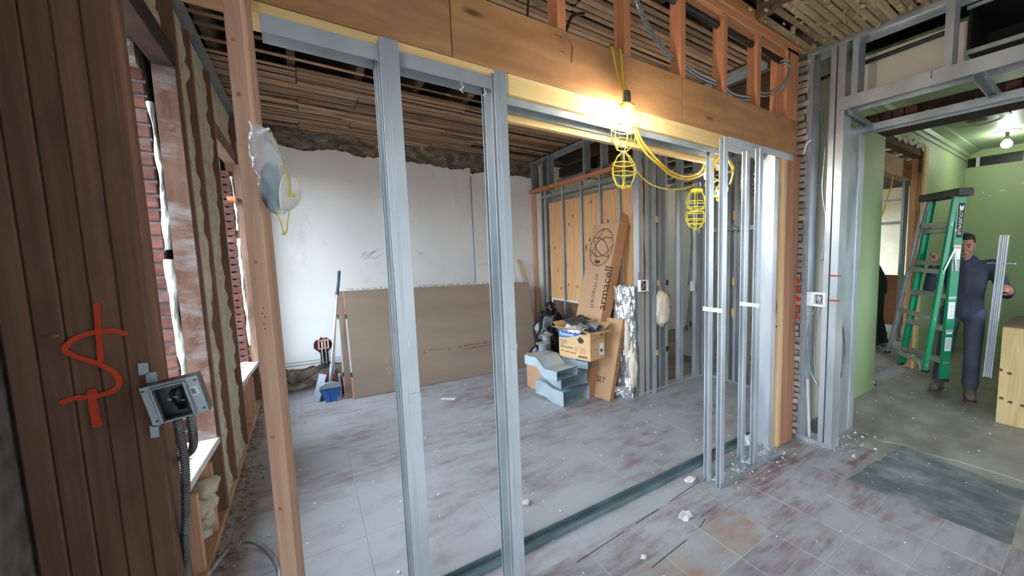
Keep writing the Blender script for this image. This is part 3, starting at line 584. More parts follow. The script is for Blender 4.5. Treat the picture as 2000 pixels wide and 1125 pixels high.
a1 = armored('armored_cable', [(-.296, 1.64, 1.075), (-.298, 1.66, 1.0), (-.300, 1.68, .92), (-.312, 1.70, .78), (-.328, 1.72, .62), (-.335, 1.73, .45), (-.345, 1.74, .2), (-.36, 1.74, .03)], .0095, 'cabled')
tag(a1, 'thick dark armoured cable dropping straight down from the open electrical box', 'cable')
a2 = armored('armored_cable', [(-.272, 1.64, 1.072), (-.276, 1.67, 1.0), (-.288, 1.72, .95), (-.306, 1.76, .92), (-.326, 1.80, .90)], .0085, 'cabled')
tag(a2, 'short dark armoured cable curving from the electrical box into the post side', 'cable')
a3 = armored('armored_cable', [(-.46, 2.60, .012), (-.434, 2.705, .03), (-.387, 2.795, .05), (-.312, 2.787, .06), (-.238, 2.659, .045), (-.195, 2.51, .02), (-.19, 2.40, .012)], .011, 'cable', pitch=.012)
tag(a3, 'arched grey armoured cable lying on the floor beside the wooden stud', 'cable')
# pinkish wooden stud
sw = thing('wooden_stud', (-.09, 1.60, 0), 'tall pinkish fir stud standing alone in front of the beam', 'wooden stud')
sb = MB().box(-.112, -.074, 1.565, 1.64, 0, 3.2); obj('stud_body', turn(sb, (-.093, 1.60), math.radians(-13)), 'fir_z', sw, bev=.003)
for z in (1.36, 1.345, 1.335, 1.315, 1.30): obj('nail_hole', turn(MB().ball((-.092 + R(-.004, .004), 1.5645, z), (.0022, .0012, .0022), 1), (-.093, 1.60), math.radians(-13)), 'black', sw)
for z in (2.08, 1.94, 1.49, .98, .76): obj('wood_knot', turn(MB().ball((-.097, 1.564, z), (.0045, .0008, .006), 2, .3, 2, z), (-.093, 1.60), math.radians(-13)), 'post_r', sw)
# beam
hd = thing('header_beam', (1.2, 1.73, 2.24), 'long orange plywood faced beam carrying the row of short studs', 'beam')
for x0, x1 in ((-.55, .472), (.475, 1.68), (1.683, 2.90)): obj('face_panel', MB().box(x0, x1, 1.66, 1.70, 2.24, 2.485), 'lvl', hd, bev=.0015)
obj('core', MB().box(-.55, 2.90, 1.701, 1.80, 2.24, 2.485), 'lvl', hd)
pm_ = MB(); zz = lambda *s: [pm_.beam((a[0], 1.6592, a[1]), (b[0], 1.6592, b[1]), .0025, .0006, (0, 0, 1)) for a, b in zip(s, s[1:])]
zz((.905, 2.455), (.935, 2.452)); zz((.925, 2.452), (.925, 2.395), (.945, 2.393)); zz((.972, 2.45), (.972, 2.37)); zz((.965, 2.455), (.985, 2.43), (.978, 2.36))
obj('pencil_mark', pm_, 'ink', hd)
pl_ = thing('bottom_nailer', (1.0, 1.73, 2.2), 'pale yellow pine nailer fixed along the underside of the beam', 'nailer')
for x0, x1, z0 in ((-.12, .68, 2.207), (.683, 1.345, 2.157), (1.348, 2.10, 2.157)): obj('pine_board', MB().box(x0, x1, 1.664, 1.80, z0, 2.239), 'yel', pl_, bev=.002)
obj('rear_board', MB().box(.66, 2.2, 1.81, 1.85, 2.10, 2.24), 'yel', pl_, bev=.002)
tk = MB(); tk.chan((-.052, 1.70, 2.206), (.68, 1.70, 2.206), .088, .05, (0, 1, 0), (0, 0, -1), lip=0, t=.002); tag(obj('top_track', tk, 'steel'), 'bright steel top track under the yellow nailer above the two tall studs', 'steel track')
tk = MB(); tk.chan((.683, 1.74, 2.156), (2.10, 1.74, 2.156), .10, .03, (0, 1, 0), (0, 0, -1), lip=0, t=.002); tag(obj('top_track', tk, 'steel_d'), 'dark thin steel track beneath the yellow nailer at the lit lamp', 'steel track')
tk = MB(); tk.chan((2.10, 1.72, 2.239), (2.85, 1.72, 2.239), .12, .045, (0, 1, 0), (0, 0, -1), lip=0, t=.002); tag(obj('top_track', tk, 'steel'), 'short steel top track above the paired studs by the pale post', 'steel track')
cl = thing('track_screws', (.66, 1.66, 2.15), 'shiny clips hanging from the top track left of the double stud', 'clips')
for x in (.50, .585): obj('clip', MB().tube(spline([(x, 1.664, 2.155), (x + .006, 1.66, 2.14), (x - .004, 1.66, 2.128), (x + .006, 1.66, 2.118)], 6), .0016, 6), 'steel', cl)
# cripple wall over the beam
cw = thing('cripple_wall', (1.9, 1.705, 2.485), 'row of short orange fir studs and plate standing on the beam', 'wall framing')
for xr in (.956, 1.32, 1.709, 2.074, 2.426): obj('short_stud', MB().box(xr - .042, xr, 1.662, 1.75, 2.486, 2.945), 'crip', cw, bev=.003)
obj('short_stud', MB().box(2.74, 2.895, 1.662, 1.80, 2.486, 2.97), 'crip', cw, bev=.003)
obj('top_plate', MB().box(.3, 2.90, 1.662, 1.75, 2.946, 2.985), 'crip_x', cw, bev=.003); obj('top_plate', MB().box(.3, 2.97, 1.64, 1.68, 2.986, 3.06), 'crip_x', cw, bev=.003)
# steel studs
def cstud(name, x0, x1, y0, y1, z0, z1, label, opening='-x', mat='steel', group=None):
    mb = MB(); h = (y0 + y1) / 2
    if opening == '-x': mb.chan((x1, h, z0), (x1, h, z1), y1 - y0, x1 - x0, (0, 1, 0), (-1, 0, 0))
    elif opening == '+x': mb.chan((x0, h, z0), (x0, h, z1), y1 - y0, x1 - x0, (0, 1, 0), (1, 0, 0))
    o = obj(name, mb, mat); return tag(o, label, 'steel stud', group)
def pstud(x0, x1, label1, label2):
    f = thing('steel_stud', ((x0 + x1) / 2, 1.606, 0), label1, 'steel stud')
    mb = MB(); mb.chan((x1, 1.607, .001), (x1, 1.607, 2.206), .041, x1 - x0, (0, 1, 0), (-1, 0, 0)); obj('channel', mb, 'steel', f)
    rib = MB()
    for xx in (.28, .40): rib.box(x0 + (x1 - x0) * xx - .0012, x0 + (x1 - x0) * xx + .0012, 1.5845, 1.587, .002, 2.2)
    obj('flange_rib', rib, 'steel', f)
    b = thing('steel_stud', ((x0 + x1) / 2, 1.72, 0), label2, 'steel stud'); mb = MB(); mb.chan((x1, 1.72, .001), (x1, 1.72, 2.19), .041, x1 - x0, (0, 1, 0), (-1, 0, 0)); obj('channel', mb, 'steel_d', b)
    return f, b
f1, b1 = pstud(.231, .285, 'wide steel stud nearest the wooden stud, with a tape patch', 'slim steel stud just behind the stud with the tape patch')
f2, b2 = pstud(.600, .645, 'front steel stud of the close double pair right of centre', 'rear steel stud of the close double pair right of centre')
obj('tape_patch', MB().box(.248, .286, 1.5835, 1.5845, .985, 1.022), 'steel', f1); obj('tape_patch', MB().box(.622, .647, 1.5835, 1.5845, 1.12, 1.145), 'steel', f2)
obj('paint_chip', MB().box(.259, .261, 1.5835, 1.5843, 1.19, 1.215), 'white', f1)
def rstud(x, y, label, depth=.041, w_=.034, top=2.2):
    return cstud('steel_stud', x, x + w_, y, y + depth, .002, top, label, '-x')
rstud(1.96, 1.586, 'front stud of the strapped pair left of the pale post, nearer the room middle'); rstud(1.96, 1.692, 'rear stud of the strapped pair left of the pale post, nearer the room middle')
rstud(2.345, 1.600, 'front stud of the strapped pair closest to the pale post'); rstud(2.345, 1.706, 'rear stud of the strapped pair closest to the pale post')
cstud('steel_stud', 2.66, 2.72, 1.69, 1.79, .002, 2.235, 'bright flat steel stud fixed against the pale post', '+x')
for x in (1.955, 2.34): tag(obj('strap_plate', MB().box(x - .002, x, 1.582, 1.742, 1.145, 1.172), 'white', None), 'white metal strap tying the %s pair of studs' % ('left' if x < 2 else 'right'), 'strap')
ft = MB(); ft.chan((1.955, 1.66, 0.0015), (2.72, 1.66, 0.0015), .155, .03, (0, 1, 0), (0, 0, 1), lip=0, t=.002); tag(obj('floor_track', ft, 'steel_d'), 'short dusty floor track under the strapped stud pairs', 'floor track')
ft = MB(); ft.chan((.05, 1.895, 0.0015), (2.85, 1.895, 0.0015), .075, .032, (0, 1, 0), (0, 0, 1), lip=0, t=.002)
ftt = thing('floor_track', (1.45, 1.895, 0), 'long blue green steel floor track crossing the open floor', 'floor track'); obj('channel', ft, 'steel_t', ftt); obj('centre_rib', MB().box(.05, 2.85, 1.892, 1.897, .003, .006), 'steel_t', ftt)
# right post of the beam and lath end of the old wall
rp = thing('built_up_post', (2.84, 1.73, 0), 'pale faced wooden post with reddish plies under the beam end', 'post')
obj('pale_ply', MB().box(2.73, 2.775, 1.662, 1.80, 0, 2.238), 'post_l', rp, bev=.003)
for k in range(4): obj('ply', MB().box(2.776 + k * .045, 2.820 + k * .045, 1.66 + R(0, .004), 1.80, 0, 2.238), 'post_r', rp, bev=.003)
for y, z in ((1.70, .46), (1.715, .46), (1.73, .462), (1.745, .46), (1.70, .98), (1.72, .982), (1.74, .98), (1.68, 1.06), (1.76, .3), (1.69, 1.72)): obj('nail_hole', MB().ball((2.7295, y, z), (.001, .003, .003), 1), 'black', rp)
obj('wood_knot', MB().ball((2.7295, 1.69, .955), (.001, .008, .009), 2, .3), 'knot', rp)
lw = thing('lath_wall_end', (3.0, 1.75, 0), 'stacked broken lath ends of the old wall between post and steel stud', 'lath wall')
obj('plaster_core', MB().grid(lambda u, v: V((3.035 + .015 * nz(u * 6, v * 60, 2), 1.66 + .22 * u, 3.0 * v)), 6, 60), 'mortar', lw)
for k in range(58):
    z = .06 + k * .0505; obj('lath', MB().beam((3.0 + R(-.012, .012), 1.645 + R(-.02, .02), z + R(-.006, .006)), (3.0, 1.84, z + R(-.012, .012)), .036, .008, (0, 0, 1)), 'lath_e', lw)
sp = MB()
for k in range(5): sp.beam((2.985, 1.648, 1.0 + k * .07), (2.985, 1.70, 1.03 + k * .07), .03, .003, (0, 0, 1))
obj('spray_mark', sp, 'orange', lw)
# ---- steel door frame on the right
sf_ = thing('steel_door_frame', (3.07, 1.5, 0), 'tall galvanized steel stud frame with cables at the hall doorway', 'door frame')
def fch(name, p, q, web, flg, a, b, lip=.009, mat='steel'): return obj(name, MB().chan(p, q, web, flg, a, b, lip=lip, t=.002), mat, sf_)
fch('steel_stud', (3.07, 1.655, 0), (3.07, 1.655, 2.99), .115, .045, (1, 0, 0), (0, -1, 0)); fch('steel_stud', (3.07, 1.372, 0), (3.07, 1.372, 2.99), .115, .055, (1, 0, 0), (0, 1, 0))
fch('steel_stud', (3.07, 1.44, 0), (3.07, 1.44, 2.99), .112, .04, (1, 0, 0), (0, 1, 0))
fch('floor_track', (3.07, 1.367, .002), (3.07, 1.66, .002), .122, .035, (1, 0, 0), (0, 0, 1), 0); fch('top_track', (3.07, -.5, 3.02), (3.07, 1.66, 3.02), .122, .05, (1, 0, 0), (0, 0, -1), 0)
fch('jamb_web', (3.34, 1.455, 0), (3.34, 1.455, 2.5), .30, .04, (1, 0, 0), (0, 1, 0)); fch('jamb_stud', (3.535, 1.45, 0), (3.535, 1.45, 2.5), .09, .04, (1, 0, 0), (0, 1, 0))
for z in (1.67, 2.25, 1.15, .55): obj('service_hole', MB().box(3.29, 3.345, 1.4525, 1.454, z, z + .045).box(3.305, 3.33, 1.4525, 1.454, z - .02, z), 'green', sf_)
fch('head_track', (3.07, -.5, 2.605), (3.07, 1.40, 2.605), .122, .085, (1, 0, 0), (0, 0, -1), 0)
fch('head_track', (3.48, -.5, 2.50), (3.48, 1.47, 2.50), .10, .05, (1, 0, 0), (0, 0, -1), 0)
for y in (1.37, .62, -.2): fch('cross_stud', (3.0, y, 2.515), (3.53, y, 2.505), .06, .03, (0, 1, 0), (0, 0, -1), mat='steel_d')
fch('upright_stud', (3.07, .80, 2.60), (3.07, .80, 2.98), .11, .045, (1, 0, 0), (0, -1, 0)); fch('upright_stud', (3.07, .04, 2.60), (3.07, .04, 2.98), .11, .045, (1, 0, 0), (0, -1, 0)); fch('upright_stud', (3.07, 1.33, 2.60), (3.07, 1.33, 2.98), .11, .04, (1, 0, 0), (0, -1, 0), mat='steel_d')
for z in (1.15, 1.335): obj('spray_mark', MB().box(3.0105, 3.0115, 1.372, 1.427, z, z + .012).box(3.012, 3.07, 1.3705, 1.3715, z, z + .009), 'orange', sf_)
for y in (.85, .32): obj('pen_mark', MB().box(3.0075, 3.0085, y, y + .006, 2.56, 2.605), 'blue', sf_)
tag(box('plasterboard_panel', 3.24, 3.256, .74, 1.36, 2.62, 2.93, 'beige'), 'beige plasterboard panel behind the steel header over the hall doorway', 'plasterboard')
tag(cord('black_pipe', [(3.19, 1.64, 2.86), (3.19, 1.0, 2.875), (3.19, .82, 2.88)], .014, 'pipe'), 'thin black rod crossing in front of the beige plasterboard panel', 'pipe')
dk = thing('black_duct', (3.3, .5, 2.72), 'black lined duct box above the hall doorway at the right edge', 'duct')
db = MB(); db.box(3.16, 3.6, .0, .72, 2.95, 2.965); db.box(3.16, 3.6, .0, .72, 2.70, 2.715); db.box(3.585, 3.6, .0, .72, 2.715, 2.95); db.box(3.16, 3.6, .705, .72, 2.715, 2.95); obj('duct_shell', db, 'black', dk)
obj('duct_lip', MB().box(3.15, 3.16, .0, .73, 2.69, 2.715).box(3.15, 3.16, .0, .73, 2.95, 2.97), 'steel', dk)
ws = MB(); ws.prism([(0, 0), (.42, 0), (.42, .06), (0, .09)], (3.58, -.5, 2.52), (3.58, 1.45, 2.52), (1, 0, 0), (0, 0, 1)); tag(obj('old_lintel', ws, 'char'), 'dark charred old timber lintel behind the steel door header', 'lintel')
rm = MB()
for k in range(60): rm.ball((3.6 + R(-.04, .02), -.3 + k * .03, 2.515 + R(-.03, .02)), (R(.02, .04), R(.02, .06), R(.012, .03)), 1, .8, 3, k)
o = obj('torn_plaster_edge', rm, 'beige', CH); o['kind'] = 'stuff'
bkp = thing('brick_bats', (3.55, 1.2, 2.55), 'reddish broken bricks showing above the hall doorway corner', 'bricks')
for k in range(5): obj('brick', MB().box(3.52, 3.60, 1.42 - k * .085, 1.495 - k * .085, 2.535 + R(0, .01), 2.59), 'brick', bkp, bev=.006)
for k in range(2): obj('brick', MB().box(3.52, 3.60, .42 + k * .09, .50 + k * .09, 2.535, 2.585), 'brick', bkp, bev=.006)
wk = thing('wall_box', (3.03, 1.55, 1.11), 'pale square electrical box fixed inside the steel door frame', 'electrical box')
bb = MB()
for a in ((1.455, 1.475, 1.1, 1.21), (1.545, 1.605, 1.1, 1.21), (1.475, 1.545, 1.1, 1.118), (1.475, 1.545, 1.192, 1.21)): bb.box(3.006, 3.05, *a)
obj('box_shell', bb, 'white', wk, bev=.002); obj('box_back', MB().box(3.045, 3.05, 1.475, 1.545, 1.118, 1.192), 'cabled', wk)
wm = MB()
for k in range(8): wm.tube(spline([(3.04, 1.49 + R(0, .04), 1.12), (3.02, 1.49 + R(0, .04), 1.15), (3.035, 1.49 + R(0, .04), 1.185)], 5), .003, 6)
obj('wire', wm, 'steel', wk)
c1 = cord('metal_conduit', [(3.03, 1.53, 1.10), (3.02, 1.575, .98), (3.02, 1.59, .80), (3.03, 1.565, .58), (3.05, 1.50, .47), (3.1, 1.44, .44)], .006, 'cable'); tag(c1, 'outer bent grey cable looping below the pale wall box', 'cable')
c2 = cord('metal_conduit', [(3.04, 1.50, 1.10), (3.04, 1.53, .95), (3.05, 1.545, .78), (3.05, 1.53, .55), (3.07, 1.47, .40)], .005, 'cable'); tag(c2, 'inner grey cable hanging below the pale wall box', 'cable')
c3 = cord('metal_conduit', [(3.16, 1.43, 1.05), (3.25, 1.425, .92), (3.29, 1.42, .72), (3.26, 1.42, .55), (3.18, 1.43, .47)], .007, 'cabled'); tag(c3, 'dark grey cable loop crossing the steel jamb web', 'cable')
c4 = cord('metal_conduit', [(3.05, 1.60, 2.62), (3.06, 1.56, 2.55), (3.05, 1.52, 2.3), (3.05, 1.53, 2.0), (3.06, 1.50, 1.75), (3.05, 1.51, 1.45)], .007, 'cable'); tag(c4, 'long grey cable running down inside the upper steel door frame', 'cable')
c5 = cord('metal_conduit', [(3.0, 1.60, 2.36), (2.985, 1.63, 2.33), (2.985, 1.655, 2.26)], .006, 'white'); tag(c5, 'short pale cable hooked around the left steel stud of the door frame', 'cable')
tag(obj('wood_offcut', MB().beam((3.06, 1.57, .02), (3.06, 1.60, .50), .02, .012, (0, 1, 0)), 'beige'), 'thin pale stick leaning inside the foot of the steel door frame', 'offcut')
# pipes and cables above the beam
bp = thing('black_pipe', (2.3, 1.71, 2.9), 'black sleeve pipe threaded through the short studs above the beam', 'pipe')
obj('pipe_body', MB().tube([(1.2, 1.71, 2.905), (2.86, 1.71, 2.885)], .022, 14), 'pipe', bp, smooth=True); obj('elbow', MB().tube(spline([(2.80, 1.71, 2.887), (2.86, 1.71, 2.885), (2.885, 1.73, 2.87), (2.885, 1.78, 2.83)], 6), .026, 14), 'pipe', bp, smooth=True)
q1 = armored('armored_cable', [(1.35, 1.73, 3.0), (1.36, 1.72, 2.9), (1.40, 1.71, 2.78), (1.48, 1.71, 2.68), (1.58, 1.71, 2.615), (1.66, 1.71, 2.58)], .009, 'cable'); tag(q1, 'left one of two armoured cables curving down between short studs', 'cable')
q2 = armored('armored_cable', [(1.375, 1.74, 3.0), (1.39, 1.73, 2.9), (1.43, 1.72, 2.78), (1.51, 1.72, 2.69), (1.61, 1.72, 2.63), (1.69, 1.72, 2.60)], .009, 'cable'); tag(q2, 'right one of two armoured cables curving down between short studs', 'cable')
for k, (dz, lb) in enumerate(((0, 'upper'), (-.022, 'lower'))):
    q = armored('armored_cable', [(1.71, 1.71, 2.60 + dz), (1.85, 1.715, 2.575 + dz), (2.03, 1.71, 2.565 + dz)], .008, 'cable'); tag(q, lb + ' armoured cable bridging the third and fourth short studs', 'cable')
    q = armored('armored_cable', [(2.075, 1.71, 2.565 + dz), (2.2, 1.715, 2.535 + dz), (2.38, 1.71, 2.555 + dz)], .008, 'cable'); tag(q, lb + ' armoured cable bridging the fourth and fifth short studs', 'cable')
    q = armored('armored_cable', [(2.43, 1.70, 2.60 + dz), (2.55, 1.69, 2.62 + dz), (2.68, 1.66, 2.70 + dz), (2.76, 1.65, 2.82 + dz), (2.74, 1.66, 2.875 + dz), (2.70, 1.70, 2.87 + dz)], .006, 'cable'); tag(q, lb + ' looped cable beside the last short stud at the beam end', 'cable')
tag(cord('black_hose', [(.94, 1.72, 2.50), (1.02, 1.78, 2.56), (1.1, 1.85, 2.68), (1.2, 1.9, 2.75)], .008, 'pipe'), 'black hose behind the first two short studs', 'hose')
tag(cord('black_wire', [(.80, 1.72, 2.49), (.81, 1.72, 2.60), (.815, 1.72, 2.75)], .005, 'pipe'), 'black wire rising behind the beam left of the first short stud', 'wire')

# ================================================================== CLOSET FRAMING
cf = thing('plywood_stud_wall', (2.72, 4.6, 0), 'steel stud wall backed with plywood sheets beside the white wall', 'wall framing')
def cfx(name, y, z0, z1, par, mat='steel_d', x=2.70, d=.09, w_=.034): return obj(name, MB().chan((x + d / 2, y, z0), (x + d / 2, y, z1), d, w_, (1, 0, 0), (0, -1, 0), t=.002), mat, par)
for y in (4.93, 4.46, 4.04, 3.66): cfx('steel_stud', y, 0, 2.44, cf, 'steel', 2.70, .03, .036)
for y in (5.86, 5.50, 5.32, 4.37, 3.99, 3.60): cfx('upper_stud', y, 2.44, 2.92, cf)
for y in (5.55, 5.42): cfx('steel_stud', y, 0, 2.44, cf)
obj('top_track', MB().chan((2.745, 1.86, 2.945), (2.745, 5.87, 2.89), .1, .04, (1, 0, 0), (0, 0, -1), lip=0, t=.002), 'steel_d', cf)
obj('floor_track', MB().chan((2.745, 3.34, .002), (2.745, 5.87, .002), .1, .03, (1, 0, 0), (0, 0, 1), lip=0, t=.002), 'steel_d', cf)
obj('wood_rail', MB().box(2.66, 2.698, 3.40, 5.87, 2.435, 2.48), 'crip', cf, bev=.002); obj('steel_rail', MB().box(2.70, 2.79, 3.40, 5.55, 2.33, 2.37), 'steel_d', cf)
obj('end_stud', MB().box(2.69, 2.76, 5.78, 5.87, 0, 2.435), 'fir_z', cf, bev=.003); obj('end_board', MB().box(2.74, 2.75, 5.44, 5.77, 0, 2.435), 'beige', cf)
for a, b in ((4.94, 5.36), (4.47, 4.925), (4.05, 4.455), (3.67, 4.035), (3.40, 3.655)): obj('plywood_sheet', MB().box(2.732, 2.747, a, b, .905, 2.25), 'ply', cf, bev=.001); obj('lower_board', MB().box(2.732, 2.747, a, b, .03, .885), 'joist', cf, bev=.001)
obj('white_edge', MB().box(2.72, 2.731, 3.42, 5.33, .885, .905).box(2.72, 2.731, 5.30, 5.33, .45, .885), 'white', cf)
for y, z in ((5.20, 1.62), (5.14, 1.30), (4.80, 1.92), (4.70, 2.02), (4.30, 1.70), (4.25, 2.16), (3.90, 1.90), (4.84, 1.12), (4.62, 1.10), (5.06, 1.05), (4.22, 1.22), (3.8, 1.6)): obj('wood_knot', MB().ball((2.7318, y, z), (.001, .013, .024), 2, .4, 2, z), 'knot', cf)
obj('duct_box', MB().box(2.83, 2.95, 4.42, 5.22, 2.60, 2.72), 'black', cf, bev=.003); obj('rear_rail', MB().box(2.83, 2.86, 3.4, 5.3, 2.54, 2.575).box(2.83, 2.86, 3.4, 5.3, 2.28, 2.31), 'steel_d', cf)
# closet front, cladding of studs towards the middle
cq = thing('closet_stud_wall', (3.25, 3.3, 0), 'cluster of tall steel studs behind the leaning cartons and foil roll', 'wall framing')
def cfy(name, x, y, z1, w_, op, par, d=.09, mat='steel', z0=0): return obj(name, MB().chan((x, y, z0), (x, y, z1), d, w_, (0, 1, 0), (op, 0, 0), t=.002), mat, par)
cfy('steel_stud', 2.665, 3.30, 2.92, .04, 1, cq); cfy('steel_stud', 2.79, 3.29, 2.92, .04, -1, cq); cfy('steel_stud', 2.84, 3.275, 2.92, .04, 1, cq)
cfy('steel_stud', 3.00, 3.33, 2.88, .04, -1, cq, mat='steel_d'); cfy('steel_stud', 3.06, 3.33, 2.88, .04, 1, cq)
cfy('steel_stud', 3.36, 3.34, 2.88, .045, -1, cq); cfy('steel_stud', 3.66, 3.36, 2.88, .045, -1, cq); cfy('steel_stud', 3.71, 3.36, 2.88, .045, 1, cq)
obj('floor_track', MB().chan((2.66, 3.315, .002), (3.78, 3.37, .002), .1, .03, (0, 1, 0), (0, 0, 1), lip=0, t=.002), 'steel', cq)
obj('top_track', MB().chan((2.66, 3.315, 2.93), (3.78, 3.37, 2.93), .1, .04, (0, 1, 0), (0, 0, -1), lip=0, t=.002), 'steel_d', cq)
obj('wood_backing', MB().box(2.70, 2.735, 3.27, 3.285, .02, 2.4), 'ply', cq); obj('flat_plate', MB().box(2.648, 2.66, 3.25, 3.27, .9, 1.33), 'steel', cq)
for x, z in ((2.935, 1.17), (3.07, 1.17), (2.865, .42), (3.07, .42), (3.38, .62), (3.45, .66), (2.865, 1.85)): obj('service_hole', MB().box(x, x + .035, 3.2265 if x < 2.9 else 3.281, 3.228 if x < 2.9 else 3.283, z, z + .06), 'black' if x > 3 else 'ply', cq)
cs = thing('open_stud_wall', (3.8, 2.75, 0), 'open steel stud wall seen behind the strapped stud pairs', 'wall framing')
for y in (3.28, 2.99, 2.90, 2.76, 2.58, 2.50, 2.2): cfx('steel_stud', y, 0, 2.92, cs, 'steel' if y < 2.95 else 'steel_d', 3.77, .09, .04)
obj('floor_track', MB().chan((3.815, 1.95, .002), (3.815, 3.30, .002), .1, .03, (1, 0, 0), (0, 0, 1), lip=0, t=.002), 'steel', cs); obj('top_track', MB().chan((3.815, 1.95, 2.93), (3.815, 3.30, 2.93), .1, .04, (1, 0, 0), (0, 0, -1), lip=0, t=.002), 'steel', cs)
obj('cross_channel', MB().chan((3.80, 1.95, 1.80), (3.80, 3.3, 1.80), .05, .03, (0, 0, 1), (-1, 0, 0), t=.002), 'steel', cs); obj('cross_channel', MB().chan((3.75, 1.95, 2.55), (3.75, 3.3, 2.55), .06, .03, (0, 0, 1), (-1, 0, 0), t=.002), 'steel', cs)
for y, z in ((2.915, 1.2), (2.915, .83), (2.915, 1.95), (2.60, 1.95)): obj('orange_blot', MB().ball((3.768, y - .015, z), (.001, .02, .05), 2, .7, 3, z), 'yel', cs)
# channels under the rear ceiling, far side walls
rc = thing('ceiling_channels', (5, 4, 2.75), 'pale steel channels under the ceiling of the back room', 'ceiling framing')
for k in range(9): obj('channel', MB().chan((3.95 + k * .42, 1.95, 2.78), (3.95 + k * .42, 5.95, 2.78), .06, .03, (1, 0, 0), (0, 0, 1), lip=.01, t=.002), 'steel', rc)
ys = MB(); ys.box(2.85, 4.9, 5.90, 5.92, 0, 2.9); sy = obj('foam_lining', ys, 'cream', WB)
wt = MB(); wt.box(4.92, 9.5, 5.90, 5.92, 0, 2.9); obj('white_lining', wt, 'plaster', WB)
pn = thing('leaning_board', (4.3, 3.9, 0), 'white board leaning in the back room behind the closet corner stud', 'board'); obj('panel', MB().beam((4.35, 4.0, 0), (4.70, 4.1, 1.25), .6, .012, (0, 1, 0)), 'plaster', pn)
for k, (y0, lb) in enumerate(((3.22, 'nearest pale plank of the pile on the back room floor'), (3.36, 'middle pale plank of the pile on the back room floor'), (3.50, 'farthest pale plank of the pile on the back room floor'))):
    tag(obj('plank', MB().beam((4.02 + k * .05, y0 - .05, .02), (5.7, y0 + .12, .02), .09, .038, (0, 1, 0)), 'yel'), lb, 'plank')
tag(obj('plank', MB().beam((4.15, 3.34, .058), (5.6, 3.56, .058), .12, .036, (0, 1, 0)), 'yel'), 'top pale plank of the pile on the back room floor', 'plank')
bg = MB(); bg.ball((3.85, 4.55, .55), (.30, .28, .55), 3, .35, 2.2, 5); tag(obj('rubbish_bag', bg, 'bagblk', smooth=True), 'large black rubbish bag in the dim room behind the closet studs', 'rubbish bag')
bg = MB(); bg.ball((3.30, 5.25, .45), (.26, .25, .45), 3, .35, 2.2, 15); tag(obj('rubbish_bag', bg, 'bagblk', smooth=True), 'second black rubbish bag behind the first in the dim room', 'rubbish bag')
tag(cord('black_cable', [(3.2, 4.0, 2.9), (3.2, 4.0, 1.9), (3.22, 4.02, 1.5), (3.25, 4.0, 1.15), (3.45, 4.05, 1.25), (3.55, 4.1, 1.0), (3.42, 4.1, .6), (3.3, 4.0, .012)], .008, 'pipe'), 'looping black cable hanging behind the closet studs', 'cable')
for k, x in enumerate((2.73, 2.755)): tag(cord('black_wire', [(x, 3.30, 2.5), (x + .02, 3.30, 2.1), (x - .01, 3.30, 1.75), (x + .03, 3.30, 1.45), (x - .01, 3.28, 1.25)], .004, 'pipe'), ('left' if k == 0 else 'right') + ' thin black wire running down the closet corner studs', 'wire')
for k, x in enumerate((3.45, 3.475)): tag(cord('black_wire', [(x, 3.30, 1.95), (x + .03, 3.29, 1.7), (x + .02, 3.30, 1.4), (x, 3.31, 1.15)], .004, 'pipe'), ('left' if k == 0 else 'right') + ' black wire dangling above the pale switch box on the closet studs', 'wire')
eb = thing('wall_box', (2.68, 3.245, 1.13), 'small open electrical box with red wires on the closet corner stud', 'electrical box')
e_ = MB()
for a in ((2.635, 2.645, 1.13, 1.25), (2.735, 2.745, 1.13, 1.25), (2.645, 2.735, 1.13, 1.14), (2.645, 2.735, 1.24, 1.25)): e_.box(a[0], a[1], 3.20, 3.245, a[2], a[3])
obj('box_shell', e_, 'white', eb); obj('box_back', MB().box(2.645, 2.735, 3.235, 3.24, 1.14, 1.24), 'ink', eb); obj('red_wire', MB().tube(spline([(2.66, 3.22, 1.15), (2.69, 3.21, 1.19), (2.67, 3.22, 1.22), (2.70, 3.225, 1.235)], 5), .006, 6), 'pink', eb)
tag(obj('wall_box', MB().box(3.46, 3.53, 3.27, 3.285, 1.08, 1.20), 'white', bev=.004), 'blank white switch box on the inner closet stud', 'electrical box')
bt = MB(); bt.ball((2.98, 3.25, .93), (.115, .045, .20), 3, .45, 2.6, 3); turn(bt, (2.98, 3.25), .0)
tag(obj('insulation_scrap', bt, 'batt', smooth=True), 'torn pale insulation piece stuffed between the closet studs', 'insulation')
tag(obj('dark_plank', MB().beam((2.60, 3.28, .0), (2.635, 3.285, .52), .055, .02, (1, .3, 0)), 'grip'), 'dark grey plank leaning at the foot of the closet corner', 'plank')

# ================================================================== THINGS IN THE FAR ROOM
# drywall bundles leaning on the back wall
def drywall(name, x0, x1, yb, yt, zt, th, label, mat='gyp'):
    t = thing(name, ((x0 + x1) / 2, yb, 0), label, 'drywall sheet', 'leaning drywall sheets'); p, q = V((x0, yb, .004)), V((x1, yb, .004)); u = V((0, yt - yb, zt)).normalized(); L_ = math.hypot(yt - yb, zt); nn = V((0, u.z, -u.y))
    mb = MB(); mb.prism([(0, 0), (L_, 0), (L_, th), (0, th)], p, q, u, nn); o = obj('board', mb, mat, t); return t, p, u, nn, L_, th
def endtape(t, x, p, u, nn, L_, th, parts):
    for a, b, m in parts:
        mb = MB(); mb.prism([(L_ * a, -.0008), (L_ * b, -.0008), (L_ * b, th + .0005), (L_ * a, th + .0005)], V((x - .0012, p.y, p.z)), V((x + .011, p.y, p.z)), u, nn); obj('end_tape', mb, m, t)
tp_ = ((0, .2, 'pink'), (.2, .24, 'ink'), (.24, .3, 'gypw'), (.3, .74, 'gypw'), (.74, .78, 'ink'), (.78, 1, 'pink'))
